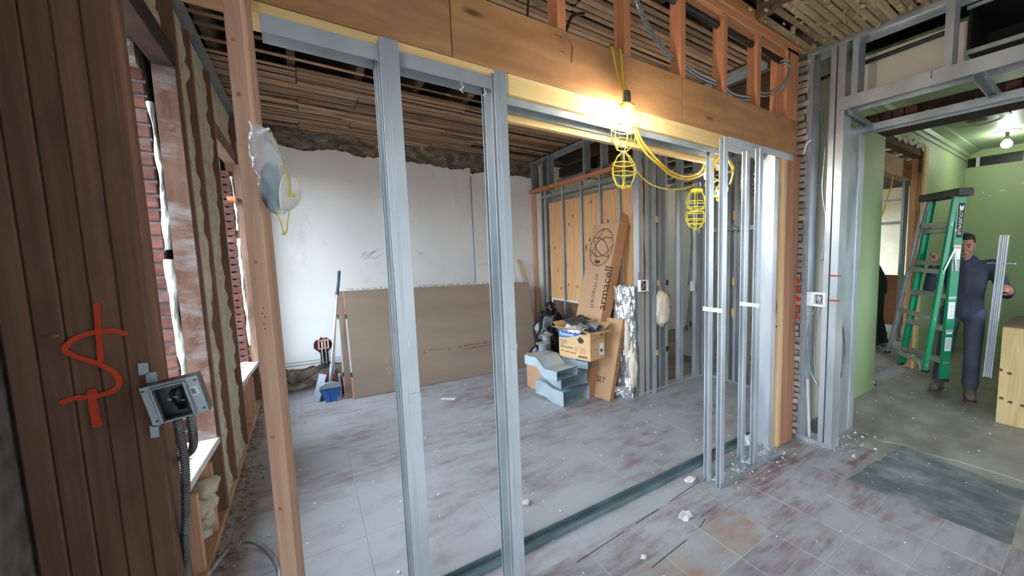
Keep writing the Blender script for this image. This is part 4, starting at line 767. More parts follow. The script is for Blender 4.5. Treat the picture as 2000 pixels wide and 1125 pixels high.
d1 = drywall('drywall_sheet', .302, 2.43, 5.19, 5.46, 1.135, .014, 'front brown drywall sheet of the leaning stack'); endtape(d1[0], .302, *d1[1:], tp_)
d2 = drywall('drywall_sheet', .306, 2.44, 5.206, 5.476, 1.135, .014, 'second drywall sheet tight behind the front one of the stack'); endtape(d2[0], .306, *d2[1:], tp_)
d3 = drywall('drywall_sheet', .236, 2.42, 5.27, 5.54, 1.13, .014, 'third drywall sheet of the stack sticking out to the left'); endtape(d3[0], .236, *d3[1:], tp_)
d4 = drywall('drywall_sheet', .240, 2.42, 5.286, 5.556, 1.13, .014, 'fourth drywall sheet of the stack, left edge out'); endtape(d4[0], .24, *d4[1:], tp_)
d5 = drywall('drywall_sheet', .28, 2.45, 5.33, 5.62, 1.128, .06, 'pale rear slab of the drywall stack carrying plaster rubble', 'gypw')
d6 = drywall('drywall_sheet', .30, 2.45, 5.43, 5.74, 1.13, .09, 'rearmost pale slab of the drywall stack against the wall', 'gypw')
# printed stamp on the front sheet
f0 = V((0, 5.19, .004)); u_ = d1[2]
def onsheet(x, s, off=.0012): return V((x, 5.19, .004)) + u_ * s - d1[3] * off
pr = MB()
def prn(x0, x1, s0, s1): pr.add([onsheet(x0, s0), onsheet(x1, s0), onsheet(x1, s1), onsheet(x0, s1)], [(0, 1, 2, 3)])
for k in range(2): prn(1.02 + k * .05, 1.055 + k * .05, .41, .416)
prn(1.00, 1.04, .37, .376); prn(1.015, 1.022, .37, .40)
for k in range(6): prn(1.06 + k * .028, 1.08 + k * .028, .395, .402)
obj('stamp', pr, 'inks', d1[0])
for x in (1.30, 1.42): obj('stamp_seal', MB().add([onsheet(x + r * math.cos(a * .393), .39 + r * math.sin(a * .393)) for r in (.015, .021) for a in range(16)], [(i, (i + 1) % 16, 16 + (i + 1) % 16, 16 + i) for i in range(16)]), 'inks', d1[0])
prm = MB(); pr = prm
for k in range(34):
    x = 1.47 + k * .018; prn(x, x + R(.004, .012), .385 + R(0, .006), .385 + R(.02, .034)); prn(x, x + R(.004, .014), .352, .352 + R(.01, .02))
obj('stamp', prm, 'inks', d1[0])
for x, s in ((.64, .36), (.645, .24)): obj('dust_smear', MB().add([onsheet(x + R(.02, .035) * math.cos(a * .63), s + R(.03, .05) * math.sin(a * .63), .0008) for a in range(10)], [tuple(range(10))]), 'gypd', d1[0])
rr = MB()
for k in range(110): rr.ball((R(.35, 2.4), R(5.54, 5.82), 1.138), (R(.006, .03), R(.006, .02), R(.006, .016)), 1, .8, 3, k)
o = obj('plaster_rubble', rr, 'deb'); o['kind'] = 'stuff'; tag(o, 'plaster rubble along the top of the drywall stack', 'rubble')
lb_ = MB().beam((2.44, 5.74, 1.12), (2.40, 5.82, 1.46), .05, .012, (1, 0, 0)); tag(obj('wood_scrap', lb_, 'white'), 'white strip leaning on the wall above the drywall stack', 'wood strip')
lb_ = MB().beam((2.54, 5.73, 1.12), (2.45, 5.82, 1.46), .03, .02, (1, 0, 0)); tag(obj('wood_scrap', lb_, 'ply'), 'thin wooden strip leaning beside the white strip above the drywall', 'wood strip')
# broom and dustpan
br = thing('broom', (.12, 5.25, 0), 'blue bristled broom leaning against the end of the drywall stack', 'broom')
hb0, hb1 = V((.125, 5.28, .20)), V((.285, 5.50, 1.36)); hd_ = (hb1 - hb0)
obj('handle', MB().tube([hb0 + hd_ * .12, hb0 + hd_ * .78], .0115, 10), 'broomh', br, smooth=True); obj('grip', MB().tube([hb0 + hd_ * .78, hb1], .014, 10), 'grip', br, smooth=True); obj('socket', MB().tube([hb0, hb0 + hd_ * .16], .016, 10), 'grey', br, smooth=True)
hm_ = MB(); hm_.prism([(-.10, 0), (.10, 0), (.085, .04), (.03, .065), (-.03, .065), (-.085, .04)], (.12, 5.25, .145), (.12, 5.285, .145), (1, 0, 0), (0, 0, 1)); obj('broom_head', hm_, 'grey', br, bev=.004)
for k in range(30):
    t = k / 29 - .5; obj('bristle_tuft', MB().prism([(-.004, 0), (.004, 0), (.007, -.155), (-.007, -.155)], (.12 + t * .185, 5.252 + R(0, .012), .15), (.12 + t * .185, 5.272 + R(0, .012), .15), (1, 0, 0), (t * .75, 0, 1)), 'bris', br)
dp = thing('dustpan', (.13, 5.36, 0), 'grey upright dustpan with brown inside behind the broom', 'dustpan')
dm = MB(); dm.prism([(-.13, 0), (.13, 0), (.10, .27), (-.07, .27)], (.12, 5.44, .005), (.12, 5.452, .005), (1, 0, 0), (0, 0, 1)); obj('pan_back', dm, 'brownp', dp)
dm = MB(); dm.add([(-.02, 5.44, .005), (.05, 5.44, .27), (.10, 5.36, .27), (.03, 5.33, .005), (-.03, 5.44, .005), (.04, 5.445, .275), (.10, 5.352, .275), (.02, 5.325, .005)], [(0, 1, 2, 3), (4, 5, 6, 7), (0, 4, 5, 1), (2, 6, 7, 3), (1, 5, 6, 2), (0, 3, 7, 4)]); obj('pan_side', dm, 'grey', dp)
dm = MB(); dm.box(.20, .215, 5.33, 5.44, .005, .25); obj('pan_side', dm, 'violet', dp); obj('pole', MB().tube([(.16, 5.42, .25), (.225, 5.50, .95)], .010, 10), 'violet', dp, smooth=True)
# cartons, foil roll, ducts, boxes
def slab(name, b0, b1, up, L_, th, mat, par):  # board: bottom edge b0-b1, leaning along up, thickness to the front-right
    b0, b1, up = V(b0), V(b1), V(up).normalized(); e = (b1 - b0); n_ = up.cross(e).normalized()
    mb = MB(); vs = []
    for z_ in (0, L_):
        for w_ in (b0, b1):
            for t_ in (0, th): vs.append(w_ + up * z_ + n_ * t_)
    mb.add(vs, [(0, 1, 3, 2), (4, 6, 7, 5), (0, 4, 5, 1), (2, 3, 7, 6), (0, 2, 6, 4), (1, 5, 7, 3)]); return obj(name, mb, mat, par, bev=.002), b0, b1, up, n_
ac = thing('tall_carton', (2.42, 3.75, 0), 'tall brown carton with globe print leaning on the plywood', 'carton')
b0, b1 = V((2.20, 4.10, 0.0)), V((2.20, 3.60, 0.0)); upv = V((.375, -.13, 1.855))
o_, A0, A1, AU, AN = slab('carton_body', b0, b1, upv, 1.90, .12, 'card', ac)
fr_n = -AN if AN.x > 0 else AN
def face(a, s, off=.0015):   # a: across 0 (far) .. 1 (near), s up along
    base = A0 if (AN.x > 0) else A0 + AN * .12
    return base + (A1 - A0) * a + AU * s - V((abs(AN.x), 0, -abs(AN.z))) * off
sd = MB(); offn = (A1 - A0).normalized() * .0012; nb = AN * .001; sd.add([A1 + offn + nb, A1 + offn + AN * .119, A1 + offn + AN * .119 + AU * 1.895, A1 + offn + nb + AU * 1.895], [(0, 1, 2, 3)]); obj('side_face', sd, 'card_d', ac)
# globe of flat bands
def band(pts, wd):
    mb = MB(); vs = []
    for i, p in enumerate(pts):
        q = pts[min(i + 1, len(pts) - 1)]; r = pts[max(i - 1, 0)]; d = V((q[0] - r[0], q[1] - r[1])); d.normalize(); nn = V((-d.y, d.x)) * wd / 2
        vs += [face((p[0] + nn.x) / .5, p[1] + nn.y), face((p[0] - nn.x) / .5, p[1] - nn.y)]
    mb.add(vs, [(2 * i, 2 * i + 1, 2 * i + 3, 2 * i + 2) for i in range(len(pts) - 1)]); return obj('globe_band', mb, 'inkb', ac)
gc = (.25, 1.63); gr = .215
clampx = lambda p: (min(max(p[0], .012), .488), p[1])
band([clampx((gc[0] + gr * math.cos(a * math.pi / 24), gc[1] + gr * .95 * math.sin(a * math.pi / 24))) for a in range(49)], .016)
for ph, k in ((.5, .45), (-.6, .4), (1.6, .5), (2.6, .3), (.1, -.5)):
    band([clampx((gc[0] + gr * (math.cos(ph) * t * .97 - math.sin(ph) * k * (1 - t * t)), gc[1] + .95 * gr * (math.sin(ph) * t * .97 + math.cos(ph) * k * (1 - t * t)))) for t in [x / 8 - 1 for x in range(17)]], .016)
hh = MB(); hh.add([face(.36, 1.455, .002), face(.56, 1.455, .002), face(.56, 1.485, .002), face(.36, 1.485, .002)], [(0, 1, 2, 3)]); obj('hand_hole', hh, 'ink', ac)
XD = -AU; YD = (A1 - A0).normalized()
text('printed_text', 'armacell', face(.50, 1.34, .002), -AU, (A1 - A0), .115, 'inks', ac)
s0 = A1 + (A1 - A0).normalized() * .003 + AN * (.025 if AN.x > 0 else .095) + AU * .95
text('printed_text', 'armacell', s0, AU, -AN if AN.x > 0 else AN, .14, 'ink', ac)
flp = MB(); flp.add([A1 + AU * 1.90, A1 + AU * 1.90 + AN * .12, A1 + AU * 1.99 + AN * .12 + V((0, .02, 0)), A1 + AU * 2.03 + AN * .0 + V((0, .03, 0))], [(0, 1, 2, 3)]); obj('carton_flap', flp, 'card_d', ac)
fo = thing('foil_roll', (2.575, 3.4, 0), 'crinkled silver foil insulation roll standing beside the tall carton', 'foil roll')
def foilf(u, v):
    a = 2 * math.pi * u; z = 1.18 * v; r = .098 + .018 * nz(math.cos(a) * 2, math.sin(a) * 2, z * 6) + .012 * nz(math.cos(a) * 6, math.sin(a) * 6, z * 14); return V((2.575 + .0 * v + .86 * r * math.cos(a), 3.40 + r * 1.42 * math.sin(a), .003 + z))
obj('foil_wrap', MB().grid(foilf, 48, 60), 'foil', fo, smooth=False)
tw = MB(); tw.ball((2.52, 3.29, .62), (.03, .02, .22), 3, .7, 3, 8); tw.ball((2.58, 3.26, .33), (.05, .02, .25), 3, .7, 3, 9); obj('torn_lining', tw, 'batt', fo, smooth=True)
o_ = MB(); o_.ball((2.52, 3.40, .06), (.10, .07, .055), 3, .8, 3, 4); obj('foil_foot', o_, 'foil', fo)
fc = thing('flat_carton', (2.4, 3.55, 0), 'flat brown carton leaning in front of the foil roll', 'carton')
o_, F0, F1, FU, FN = slab('carton_body', (2.27, 3.75, 0), (2.33, 3.345, 0), (.15, -.04, .83), .86, .05, 'card', fc)
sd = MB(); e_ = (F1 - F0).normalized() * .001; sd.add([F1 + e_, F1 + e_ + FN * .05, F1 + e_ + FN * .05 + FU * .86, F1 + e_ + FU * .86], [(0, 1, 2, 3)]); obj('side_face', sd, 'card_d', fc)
fb_ = F0 if FN.x > 0 else F0 + FN * .05
text('printed_text', 'SET', fb_ + (F1 - F0) * .40 + FU * .17 - V((abs(FN.x), 0, -abs(FN.z))) * .002, (F1 - F0), FU, .085, 'ink', fc)
for k in range(9):
    q_ = F1 + (F1 - F0).normalized() * .0025 + FU * (.28 + k * .045); obj('print_line', MB().add([q_ + FN * .012, q_ + FN * .038, q_ + FN * .038 + FU * R(.012, .03), q_ + FN * .012 + FU * R(.012, .03)], [(0, 1, 2, 3)]), 'inkb', fc)
# sheet metal duct offsets, open folded pieces
def ductz(name, c, a, Lx, h, dep, z, label, kink=.10, mat='duct'):
    t = thing(name, (c[0], c[1], z), label, 'duct piece', 'sheet metal duct offsets'); th = .0025
    def P_(u, v, zz): x = u * math.cos(a) - v * math.sin(a); y = u * math.sin(a) + v * math.cos(a); return V((c[0] + x, c[1] + y, z + zz))
    prof = [(-Lx / 2, kink / 2), (-Lx * .12, kink / 2), (Lx * .12, -kink / 2), (Lx / 2, -kink / 2)]
    for nm, off in (('duct_side', -dep / 2), ('duct_side', dep / 2)):
        mb = MB(); vs = []
        for (u, k) in prof: vs += [P_(u, off, h * .0 + max(0, kink / 2) + k), P_(u, off, h + max(0, kink / 2) + k)]
        n0 = len(vs); vs2 = [v + (P_(0, th, 0) - P_(0, 0, 0)) for v in vs]; fs = []
        for i in range(3): fs += [(2 * i, 2 * i + 2, 2 * i + 3, 2 * i + 1), (n0 + 2 * i, n0 + 2 * i + 1, n0 + 2 * i + 3, n0 + 2 * i + 2)]
        mb.add(vs + vs2, fs + [(0, 1, n0 + 1, n0), (6, 7, n0 + 7, n0 + 6)]); obj(nm, mb, mat, t)
    for nm, zz in (('duct_top', h), ('duct_bottom', 0)):
        mb = MB()
        for i in range(3):
            (u0, k0), (u1, k1) = prof[i], prof[i + 1]; zA = zz + kink / 2
            mb.add([P_(u0, -dep / 2, zA + k0), P_(u1, -dep / 2, zA + k1), P_(u1, dep / 2, zA + k1), P_(u0, dep / 2, zA + k0), P_(u0, -dep / 2, zA + k0 - th), P_(u1, -dep / 2, zA + k1 - th), P_(u1, dep / 2, zA + k1 - th), P_(u0, dep / 2, zA + k0 - th)], [(0, 1, 2, 3), (7, 6, 5, 4), (0, 4, 5, 1), (2, 6, 7, 3)])
        obj(nm, mb, mat, t)
    return t
da = math.radians(-83)
ductz('duct_offset', (2.02, 3.78), da, .50, .15, .33, .004, 'lowest folded sheet metal duct piece on the floor', .03)
ductz('duct_offset', (2.02, 3.75), da - .12, .46, .13, .30, .19, 'middle folded sheet metal duct piece of the pile', .02)
ductz('duct_offset', (1.835, 3.66), da + .08, .50, .09, .26, .325, 'topmost stepped sheet metal duct piece, overhanging to the left', .09)
ductz('duct_offset', (2.20, 3.68), da + .25, .34, .075, .22, .345, 'small duct piece under the printed box', .03)
# printed box
pb = thing('printed_box', (2.14, 3.54, .465), 'open light cardboard box with blue printed stripe resting on the duct pieces', 'carton')
q0, q1, q2 = V((1.975, 3.735, .468)), V((2.092, 3.322, .468)), V((2.30, 3.378, .468)); e1 = q1 - q0; e2 = q2 - q1; q3 = q0 + e2; Hh = V((0, 0, .283)); n1 = V((e1.y, -e1.x, 0)).normalized(); n1 = n1 if n1.x < 0 else -n1; n2 = V((e2.y, -e2.x, 0)).normalized(); n2 = n2 if n2.y < 0 else -n2
def wallp(a, b, nm): mb = MB(); d = (b - a).normalized(); nn = V((d.y, -d.x, 0)); mb.add([a, b, b + Hh, a + Hh, a - nn * .004, b - nn * .004, b + Hh - nn * .004, a + Hh - nn * .004], [(0, 1, 2, 3), (7, 6, 5, 4), (3, 2, 6, 7), (0, 4, 5, 1), (0, 3, 7, 4), (1, 5, 6, 2)]); return obj(nm, mb, 'cardy', pb)
for a, b in ((q0, q1), (q1, q2), (q2, q3), (q3, q0)): wallp(a, b, 'box_side')
obj('box_bottom', MB().add([q0, q1, q2, q3], [(0, 1, 2, 3)]), 'cardy', pb)
def flap(a, b, out, lift): mb = MB(); mb.add([a + Hh, b + Hh, b + Hh + out + V((0, 0, lift)), a + Hh + out + V((0, 0, lift)), a + Hh - V((0, 0, .003)), b + Hh - V((0, 0, .003)), b + Hh + out + V((0, 0, lift - .003)), a + Hh + out + V((0, 0, lift - .003))], [(0, 1, 2, 3), (7, 6, 5, 4), (2, 6, 7, 3), (0, 3, 7, 4), (1, 5, 6, 2)]); obj('box_flap', mb, 'cardy', pb)
flap(q0, q1, n1 * .10, .05); flap(q1, q2, n2 * .09 + V((.03, 0, 0)), .0); flap(q2, q3, -n1 * .10, .06); flap(q3, q0, -n2 * .09, .07)
fa = lambda s, z, off=.0015: q0 + e1 * s + V((0, 0, z)) + n1 * off
fb2 = lambda s, z, off=.0015: q1 + e2 * s + V((0, 0, z)) + n2 * off
bs_ = MB(); N_ = 14; bs_.add([fa(.0, .278)] + [fa(.82 * i / N_, .278 - .0 * i) for i in range(1, N_ + 1)] + [fa(.82 * i / N_, .278 - .075 * (1 - (i / N_) ** 2.2)) for i in range(N_ - 1, -1, -1)], [tuple(range(2 * N_ + 1))]); obj('blue_stripe', bs_, 'blue', pb)
text('printed_text', 'Panasonic', fa(.03, .225, .003), e1, (0, 0, 1), .052, 'white', pb)
def pbar(a0, a1, z, h, mat, f=None):
    f = f or fa; obj('print_line', MB().add([f(a0, z, .002), f(a1, z, .002), f(a1, z + h, .002), f(a0, z + h, .002)], [(0, 1, 2, 3)]), mat, pb)
for a0, a1, z, h, mt in ((.05, .10, .172, .012, 'inkb'), (.12, .28, .168, .010, 'inkb'), (.05, .30, .152, .005, 'inkb'), (.05, .20, .138, .005, 'inkb'), (.05, .17, .126, .005, 'inkb'), (.05, .20, .105, .011, 'inks'), (.21, .46, .102, .011, 'inks'), (.05, .16, .062, .010, 'inkb'), (.20, .34, .058, .010, 'inkb'), (.37, .56, .053, .010, 'inkb'), (.52, .62, .115, .004, 'inkb'), (.52, .62, .10, .004, 'inkb'), (.52, .62, .085, .004, 'inkb'), (.68, .84, .115, .004, 'inkb'), (.68, .86, .10, .004, 'inkb'), (.68, .86, .085, .004, 'inkb'), (.68, .86, .07, .004, 'inkb')): pbar(a0, a1, z, h, mt)
for a0, a1, z in ((.1, .45, .20), (.52, .85, .205), (.15, .35, .175), (.3, .5, .10)): pbar(a0, a1, z, .006, 'inkb', fb2)
fp = MB(); fp.add([fa(.60, .20, .002), fa(.68, .165, .002), fa(.80, .175, .002), fa(.80, .205, .002), fa(.70, .235, .002)], [(0, 1, 2, 3, 4)]); obj('fan_picture', fp, 'ink', pb)
for k in range(4): obj('care_symbol', MB().add([fa(.64 + k * .07, .02, .002), fa(.69 + k * .07, .02, .002), fa(.69 + k * .07, .042, .002), fa(.64 + k * .07, .042, .002)], [(0, 1, 2, 3)]), 'ink', pb)
obj('white_label', MB().add([fb2(.62, .04), fb2(.92, .03), fb2(.92, .15), fb2(.62, .16)], [(0, 1, 2, 3)]), 'white', pb); obj('label_code', MB().add([fb2(.68, .07, .003), fb2(.84, .066, .003), fb2(.84, .095, .003), fb2(.68, .10, .003)], [(0, 1, 2, 3)]), 'ink', pb)
obj('print_block', MB().add([fb2(.70, .235), fb2(.88, .235), fb2(.88, .255), fb2(.70, .255)], [(0, 1, 2, 3)]), 'inkb', pb)
# sheet metal tubes and scraps in the box
def hollow(mb, p, q, r): mb.tube([p, q], r, 20, cap=False); mb.tube([q, p], r - .003, 20, cap=False); return mb
tag(obj('sheet_metal_tube', hollow(MB(), (2.17, 3.72, .80), (2.05, 3.36, .775), .042), 'steel_d', smooth=True), 'left rolled sheet metal tube lying in the printed box', 'metal tube'); tag(obj('sheet_metal_tube', hollow(MB(), (2.24, 3.72, .79), (2.22, 3.34, .775), .040), 'steel_d', smooth=True), 'right rolled sheet metal tube lying in the printed box', 'metal tube')
tag(obj('metal_scrap', MB().grid(lambda u, v: V((2.0 + .26 * u, 3.70 - .20 * v + .05 * u, .845 + .03 * u + .012 * nz(u * 4, v * 4, 3) - .03 * v)), 10, 8), 'cap'), 'crumpled dark metal sheet on top of the printed box', 'metal sheet')
tag(obj('plastic_wrap', MB().grid(lambda u, v: V((1.98 + .15 * u, 3.70 - .33 * v, .755 + .05 * u + .03 * nz(u * 3, v * 5, 9))), 10, 14), 'white'), 'pale crumpled sheet lining the open printed box', 'wrapping')
# low cardboard and spools
cb = thing('low_carton', (2.04, 4.2, 0), 'plain closed carton under the two wire spools', 'carton'); obj('carton_body', MB().box(1.90, 2.18, 4.02, 4.40, .002, .39), 'card', cb, bev=.004); obj('blue_tape', MB().box(1.897, 1.90, 4.06, 4.16, .30, .36), 'blue', cb)
def spool(x, y, z, r, h, label):
    t = thing('wire_spool', (x, y, z), label, 'wire spool', 'wire spools'); obj('flange', MB().lathe([(r, 0), (r, .008), (.01, .008)], (x, y, z), n=26), 'spoolf', t); obj('flange', MB().lathe([(r, 0), (r, .008), (.01, .008)], (x, y, z + h), n=26), 'spoolf', t)
    pr_ = [(r * (.62 + .03 * (k % 2)), .009 + (h - .01) * k / 16) for k in range(17)]; obj('wire_winding', MB().lathe(pr_, (x, y, z), n=22), 'spool', t)
spool(1.99, 4.14, .392, .078, .14, 'left shorter spool of grey wire on the carton'); spool(2.10, 4.27, .392, .07, .20, 'right taller spool of grey wire on the carton')
bb_ = MB(); bb_.ball((2.46, 4.90, .40), (.20, .20, .40), 4, .35, 2.4, 2); bb_.ball((2.46, 4.86, .80), (.06, .06, .12), 3, .5, 3, 7); tag(obj('rubbish_bag', bb_, 'bagblk', smooth=True), 'black plastic rubbish bag between the drywall stack and the plywood', 'rubbish bag')
bb_ = MB(); bb_.ball((2.16, 4.62, .22), (.11, .11, .22), 3, .35, 2.4, 12); tag(obj('rubbish_bag', bb_, 'bagblk', smooth=True), 'small black bag slumped against the end of the drywall stack', 'rubbish bag')
# single larger chips
for k, (x, y, s, lb) in enumerate(((1.88, 1.78, .03, 'white plaster chip beside the floor track'), (1.58, 1.53, .035, 'beige plaster lump on the tiles in front of the track'), (1.24, 1.19, .012, 'white chip on the orange tinted tile'), (1.2, 1.45, .013, 'oval white chip at the tile corner'), (.93, 2.25, .025, 'pale plaster lump behind the floor track'))):
    tag(obj('plaster_chip', MB().ball((x, y, s * .4), (s * 1.3, s, s * .5), 2, .6, 2.5, k), 'deb'), lb, 'plaster chip')
tag(obj('metal_offcut', MB().beam((1.02, 4.58, .006), (1.13, 4.47, .006), .03, .006, (0, 1, 0)), 'white'), 'white offcut strip lying before the drywall stack', 'offcut'); tag(obj('metal_offcut', MB().beam((1.22, 4.36, .004), (1.62, 4.36, .004), .012, .006, (0, 1, 0)), 'steel_d'), 'thin grey rod lying before the drywall stack', 'offcut')
tag(obj('crumpled_film', MB().ball((2.60, 1.86, .035), (.06, .04, .035), 3, .9, 3, 6), 'white'), 'crumpled white film at the end of the floor track', 'scrap')

# ================================================================== HANGING THINGS
# clear bag and dust mask on the wooden stud
def bagf(u, v):
    a = 2 * math.pi * u; wv = .012 + .055 * math.sin(math.pi * min(1, .12 + .95 * v)) * (1 + .25 * nz(v * 5, math.cos(a), 2)); dp_ = .018 * (1 + .6 * nz(u * 6, v * 6, 4))
    z = 1.850 - .225 * v; x = -.066 + .020 * v + .3 * wv * math.cos(a) + .010 * nz(v * 7, math.sin(a) * 2, 5); return V((x + .012 * math.cos(a), 1.525 + (dp_ + .3 * wv) * math.sin(a), z - .012 * math.cos(a) * (1 - v)))
hb_ = thing('plastic_bag', (-.06, 1.53, 1.625), 'crumpled clear plastic bag hanging from the wooden stud', 'plastic bag')
obj('bag_film', MB().grid(bagf, 28, 36), 'film', hb_, smooth=True)
obj('dark_content', MB().ball((-.054, 1.527, 1.695), (.022, .016, .065), 3, .5, 2.5, 3), 'grip', hb_, smooth=True); obj('bag_rim', MB().beam((-.085, 1.527, 1.832), (-.048, 1.527, 1.852), .005, .012, (0, 0, 1)), 'white', hb_)
obj('hang_nail', MB().tube([(-.075, 1.575, 1.845), (-.07, 1.522, 1.845)], .0018, 6), 'steel', hb_)
dmk = thing('dust_mask', (-.005, 1.53, 1.63), 'pale cup shaped dust mask with yellow straps hanging beside the bag', 'dust mask')
def maskf(u, v):
    a = 2 * math.pi * u; r = math.sin(v * math.pi / 2); ax = V((.96, -.25, .1)).normalized(); up_ = V((.12, 0, 1)).normalized(); sd_ = ax.cross(up_).normalized(); return V((-.028, 1.53, 1.682)) + ax * .037 * math.cos(v * math.pi / 2) + up_ * (.052 * r * math.sin(a)) + sd_ * (.038 * r * math.cos(a))
obj('mask_cup', MB().grid(maskf, 28, 10), 'mask', dmk, smooth=True); obj('mask_rim', MB().tube([maskf(k / 28, 1.0) for k in range(29)], .0022, 6), 'white', dmk, smooth=True)
def ribbon(name, pts, wd, mat, par):
    P = spline(pts, 8); mb = MB(); mb.add([p + V((s_ * wd / 2, 0, 0)) for p in P for s_ in (-1, 1)], [(2 * i, 2 * i + 1, 2 * i + 3, 2 * i + 2) for i in range(len(P) - 1)]); return obj(name, mb, mat, par)
ribbon('strap', [(-.045, 1.525, 1.845), (-.040, 1.52, 1.80), (-.030, 1.50, 1.75), (-.022, 1.49, 1.725), (-.018, 1.488, 1.70), (-.020, 1.488, 1.675)], .0035, 'strap', dmk); ribbon('strap', [(-.050, 1.51, 1.64), (-.044, 1.51, 1.605), (-.037, 1.51, 1.57), (-.032, 1.51, 1.575), (-.028, 1.51, 1.60), (-.022, 1.505, 1.632)], .0035, 'strap', dmk)
obj('strap_clip', MB().beam((-.042, 1.508, 1.568), (-.034, 1.508, 1.568), .008, .003, (0, 0, 1)), 'strap', dmk); obj('mask_valve', MB().box(-.022, -.006, 1.486, 1.489, 1.668, 1.676), 'strap', dmk)
# cage lamps
DOME = [(0, .55), (.25, .86), (.55, 1), (.8, .93), (1, .5)]; BOWL = [(0, .86), (.12, 1), (.45, .97), (.75, .7), (1, .12)]; LENS = [(0, .14), (.2, .66), (.45, 1), (.7, .96), (.9, .74), (1, .5)]
def cage(mb, top, ax, L_, r, side, prof=DOME, rings=(.0, .55, .84), wr=.0023, nr=6):
    top, ax = V(top), V(ax).normalized(); sd_ = V(side); sd_ = (sd_ - ax * sd_.dot(ax)).normalized(); bn = ax.cross(sd_)
    def rad(t):
        for (t0, r0), (t1, r1) in zip(prof, prof[1:]):
            if t <= t1: k = (t - t0) / (t1 - t0); k = k * k * (3 - 2 * k); return r * (r0 + (r1 - r0) * k)
        return r * prof[-1][1]
    for k in range(nr):
        a = 2 * math.pi * (k + .3) / nr; mb.tube([top + ax * L_ * t + (sd_ * math.cos(a) + bn * math.sin(a)) * rad(t) for t in [i / 14 for i in range(15)]], wr, 6)
    for t in rings + (1.0,): mb.tube([top + ax * L_ * t + (sd_ * math.cos(2 * math.pi * k / 20) + bn * math.sin(2 * math.pi * k / 20)) * rad(t) for k in range(21)], wr, 6)
    return mb
def bulbm(c, ax, r): c, ax = V(c), V(ax); return MB().lathe([(r * .42, 0), (r * .45, r * .5), (r * .8, r * 1.1), (r, r * 1.8), (r * .9, r * 2.4), (r * .5, r * 2.85), (.001, r * 3)], c, ax, 18)
VD = (-.6, -.8, 0)
l1 = thing('cage_lamp', (1.22, 1.58, 1.83), 'lit yellow cage work lamp hanging in front of the beam', 'work lamp')
obj('socket', MB().lathe([(.016, 0), (.020, -.02), (.020, -.06), (.026, -.065), (.026, -.075)], (1.226, 1.58, 2.275), n=16), 'cap', l1); obj('collar', MB().lathe([(.036, 0), (.038, -.012), (.030, -.022)], (1.226, 1.58, 2.215), n=20), 'yelp', l1)
b_ = obj('bulb', bulbm((1.228, 1.58, 2.195), (.05, 0, -1), .030), 'bulb', l1, smooth=True)
obj('guard', cage(MB(), (1.200, 1.56, 2.20), (-.10, -.02, -1), .205, .060, VD), 'yelp', l1, smooth=True); obj('open_guard', cage(MB(), (1.188, 1.56, 1.985), (.0, 0, -1), .158, .060, (-.7, .7, 0), LENS, (.35, .62)), 'yelp', l1, smooth=True); obj('latch_knob', MB().ball((1.180, 1.56, 1.822), .010, 2), 'yelp', l1)
for k, xx in enumerate((1.195, 1.243)): tag(cord('lamp_cord', [(xx, 1.66 + .03, 2.49), (xx, 1.655, 2.492), (xx + .002, 1.645, 2.46), (1.215 + k * .03, 1.635, 2.36), (1.220 + k * .022, 1.60, 2.28), (1.222 + k * .016, 1.585, 2.262)], .0055, 'yelc'), ('left' if k == 0 else 'right') + ' yellow cord draped over the beam above the lit cage lamp', 'cord')
l2 = thing('cage_lamp', (1.935, 1.79, 1.66), 'unlit yellow cage work lamp hanging open behind the beam', 'work lamp')
obj('socket', MB().lathe([(.022, 0), (.026, -.02), (.026, -.045)], (1.94, 1.79, 1.955), n=16), 'cap', l2); obj('collar', MB().lathe([(.040, 0), (.042, -.012), (.036, -.02)], (1.94, 1.79, 1.915), n=20), 'yelp', l2)
obj('guard', cage(MB(), (1.938, 1.79, 1.905), (0, 0, -1), .125, .066, VD), 'yelp', l2, smooth=True); obj('open_guard', cage(MB(), (1.932, 1.79, 1.775), (0, 0, -1), .115, .066, VD, BOWL, (.05, .42, .66)), 'yelp', l2, smooth=True)
l3 = thing('cage_lamp', (2.2, 1.87, 1.95), 'lit yellow cage work lamp behind the strapped studs', 'work lamp')
obj('socket', MB().lathe([(.02, 0), (.024, -.02), (.024, -.05)], (2.150, 1.88, 2.135), n=16), 'cap', l3); obj('bulb', bulbm((2.152, 1.88, 2.09), (0, 0, -1), .028), 'bulb2', l3, smooth=True)
obj('guard', cage(MB(), (2.155, 1.87, 1.985), (.85, .05, -.22), .17, .062, VD), 'yelp', l3, smooth=True)
tag(cord('lamp_cord', [(1.25, 1.60, 2.20), (1.31, 1.63, 2.12), (1.40, 1.66, 2.04), (1.53, 1.68, 1.985), (1.66, 1.72, 1.955), (1.85, 1.78, 1.965), (2.04, 1.83, 2.03), (2.15, 1.88, 2.13)], .0065, 'yelc'), 'lower yellow cord swagged from the bright lamp to the next lamp', 'cord')
tag(cord('lamp_cord', [(1.26, 1.60, 2.21), (1.34, 1.64, 2.12), (1.43, 1.67, 2.06), (1.55, 1.69, 2.00), (1.68, 1.74, 1.98), (1.86, 1.80, 1.985), (2.03, 1.84, 2.045), (2.14, 1.90, 2.14)], .0065, 'yelc'), 'upper yellow cord swagged from the bright lamp to the next lamp', 'cord')
tag(cord('thin_cord', [(1.22, 1.57, 1.975), (1.30, 1.62, 1.935), (1.45, 1.68, 1.885), (1.65, 1.74, 1.88), (1.85, 1.78, 1.915), (1.93, 1.79, 1.95)], .0035, 'yelc'), 'thin tan cord between the open cage and the unlit lamp', 'cord')
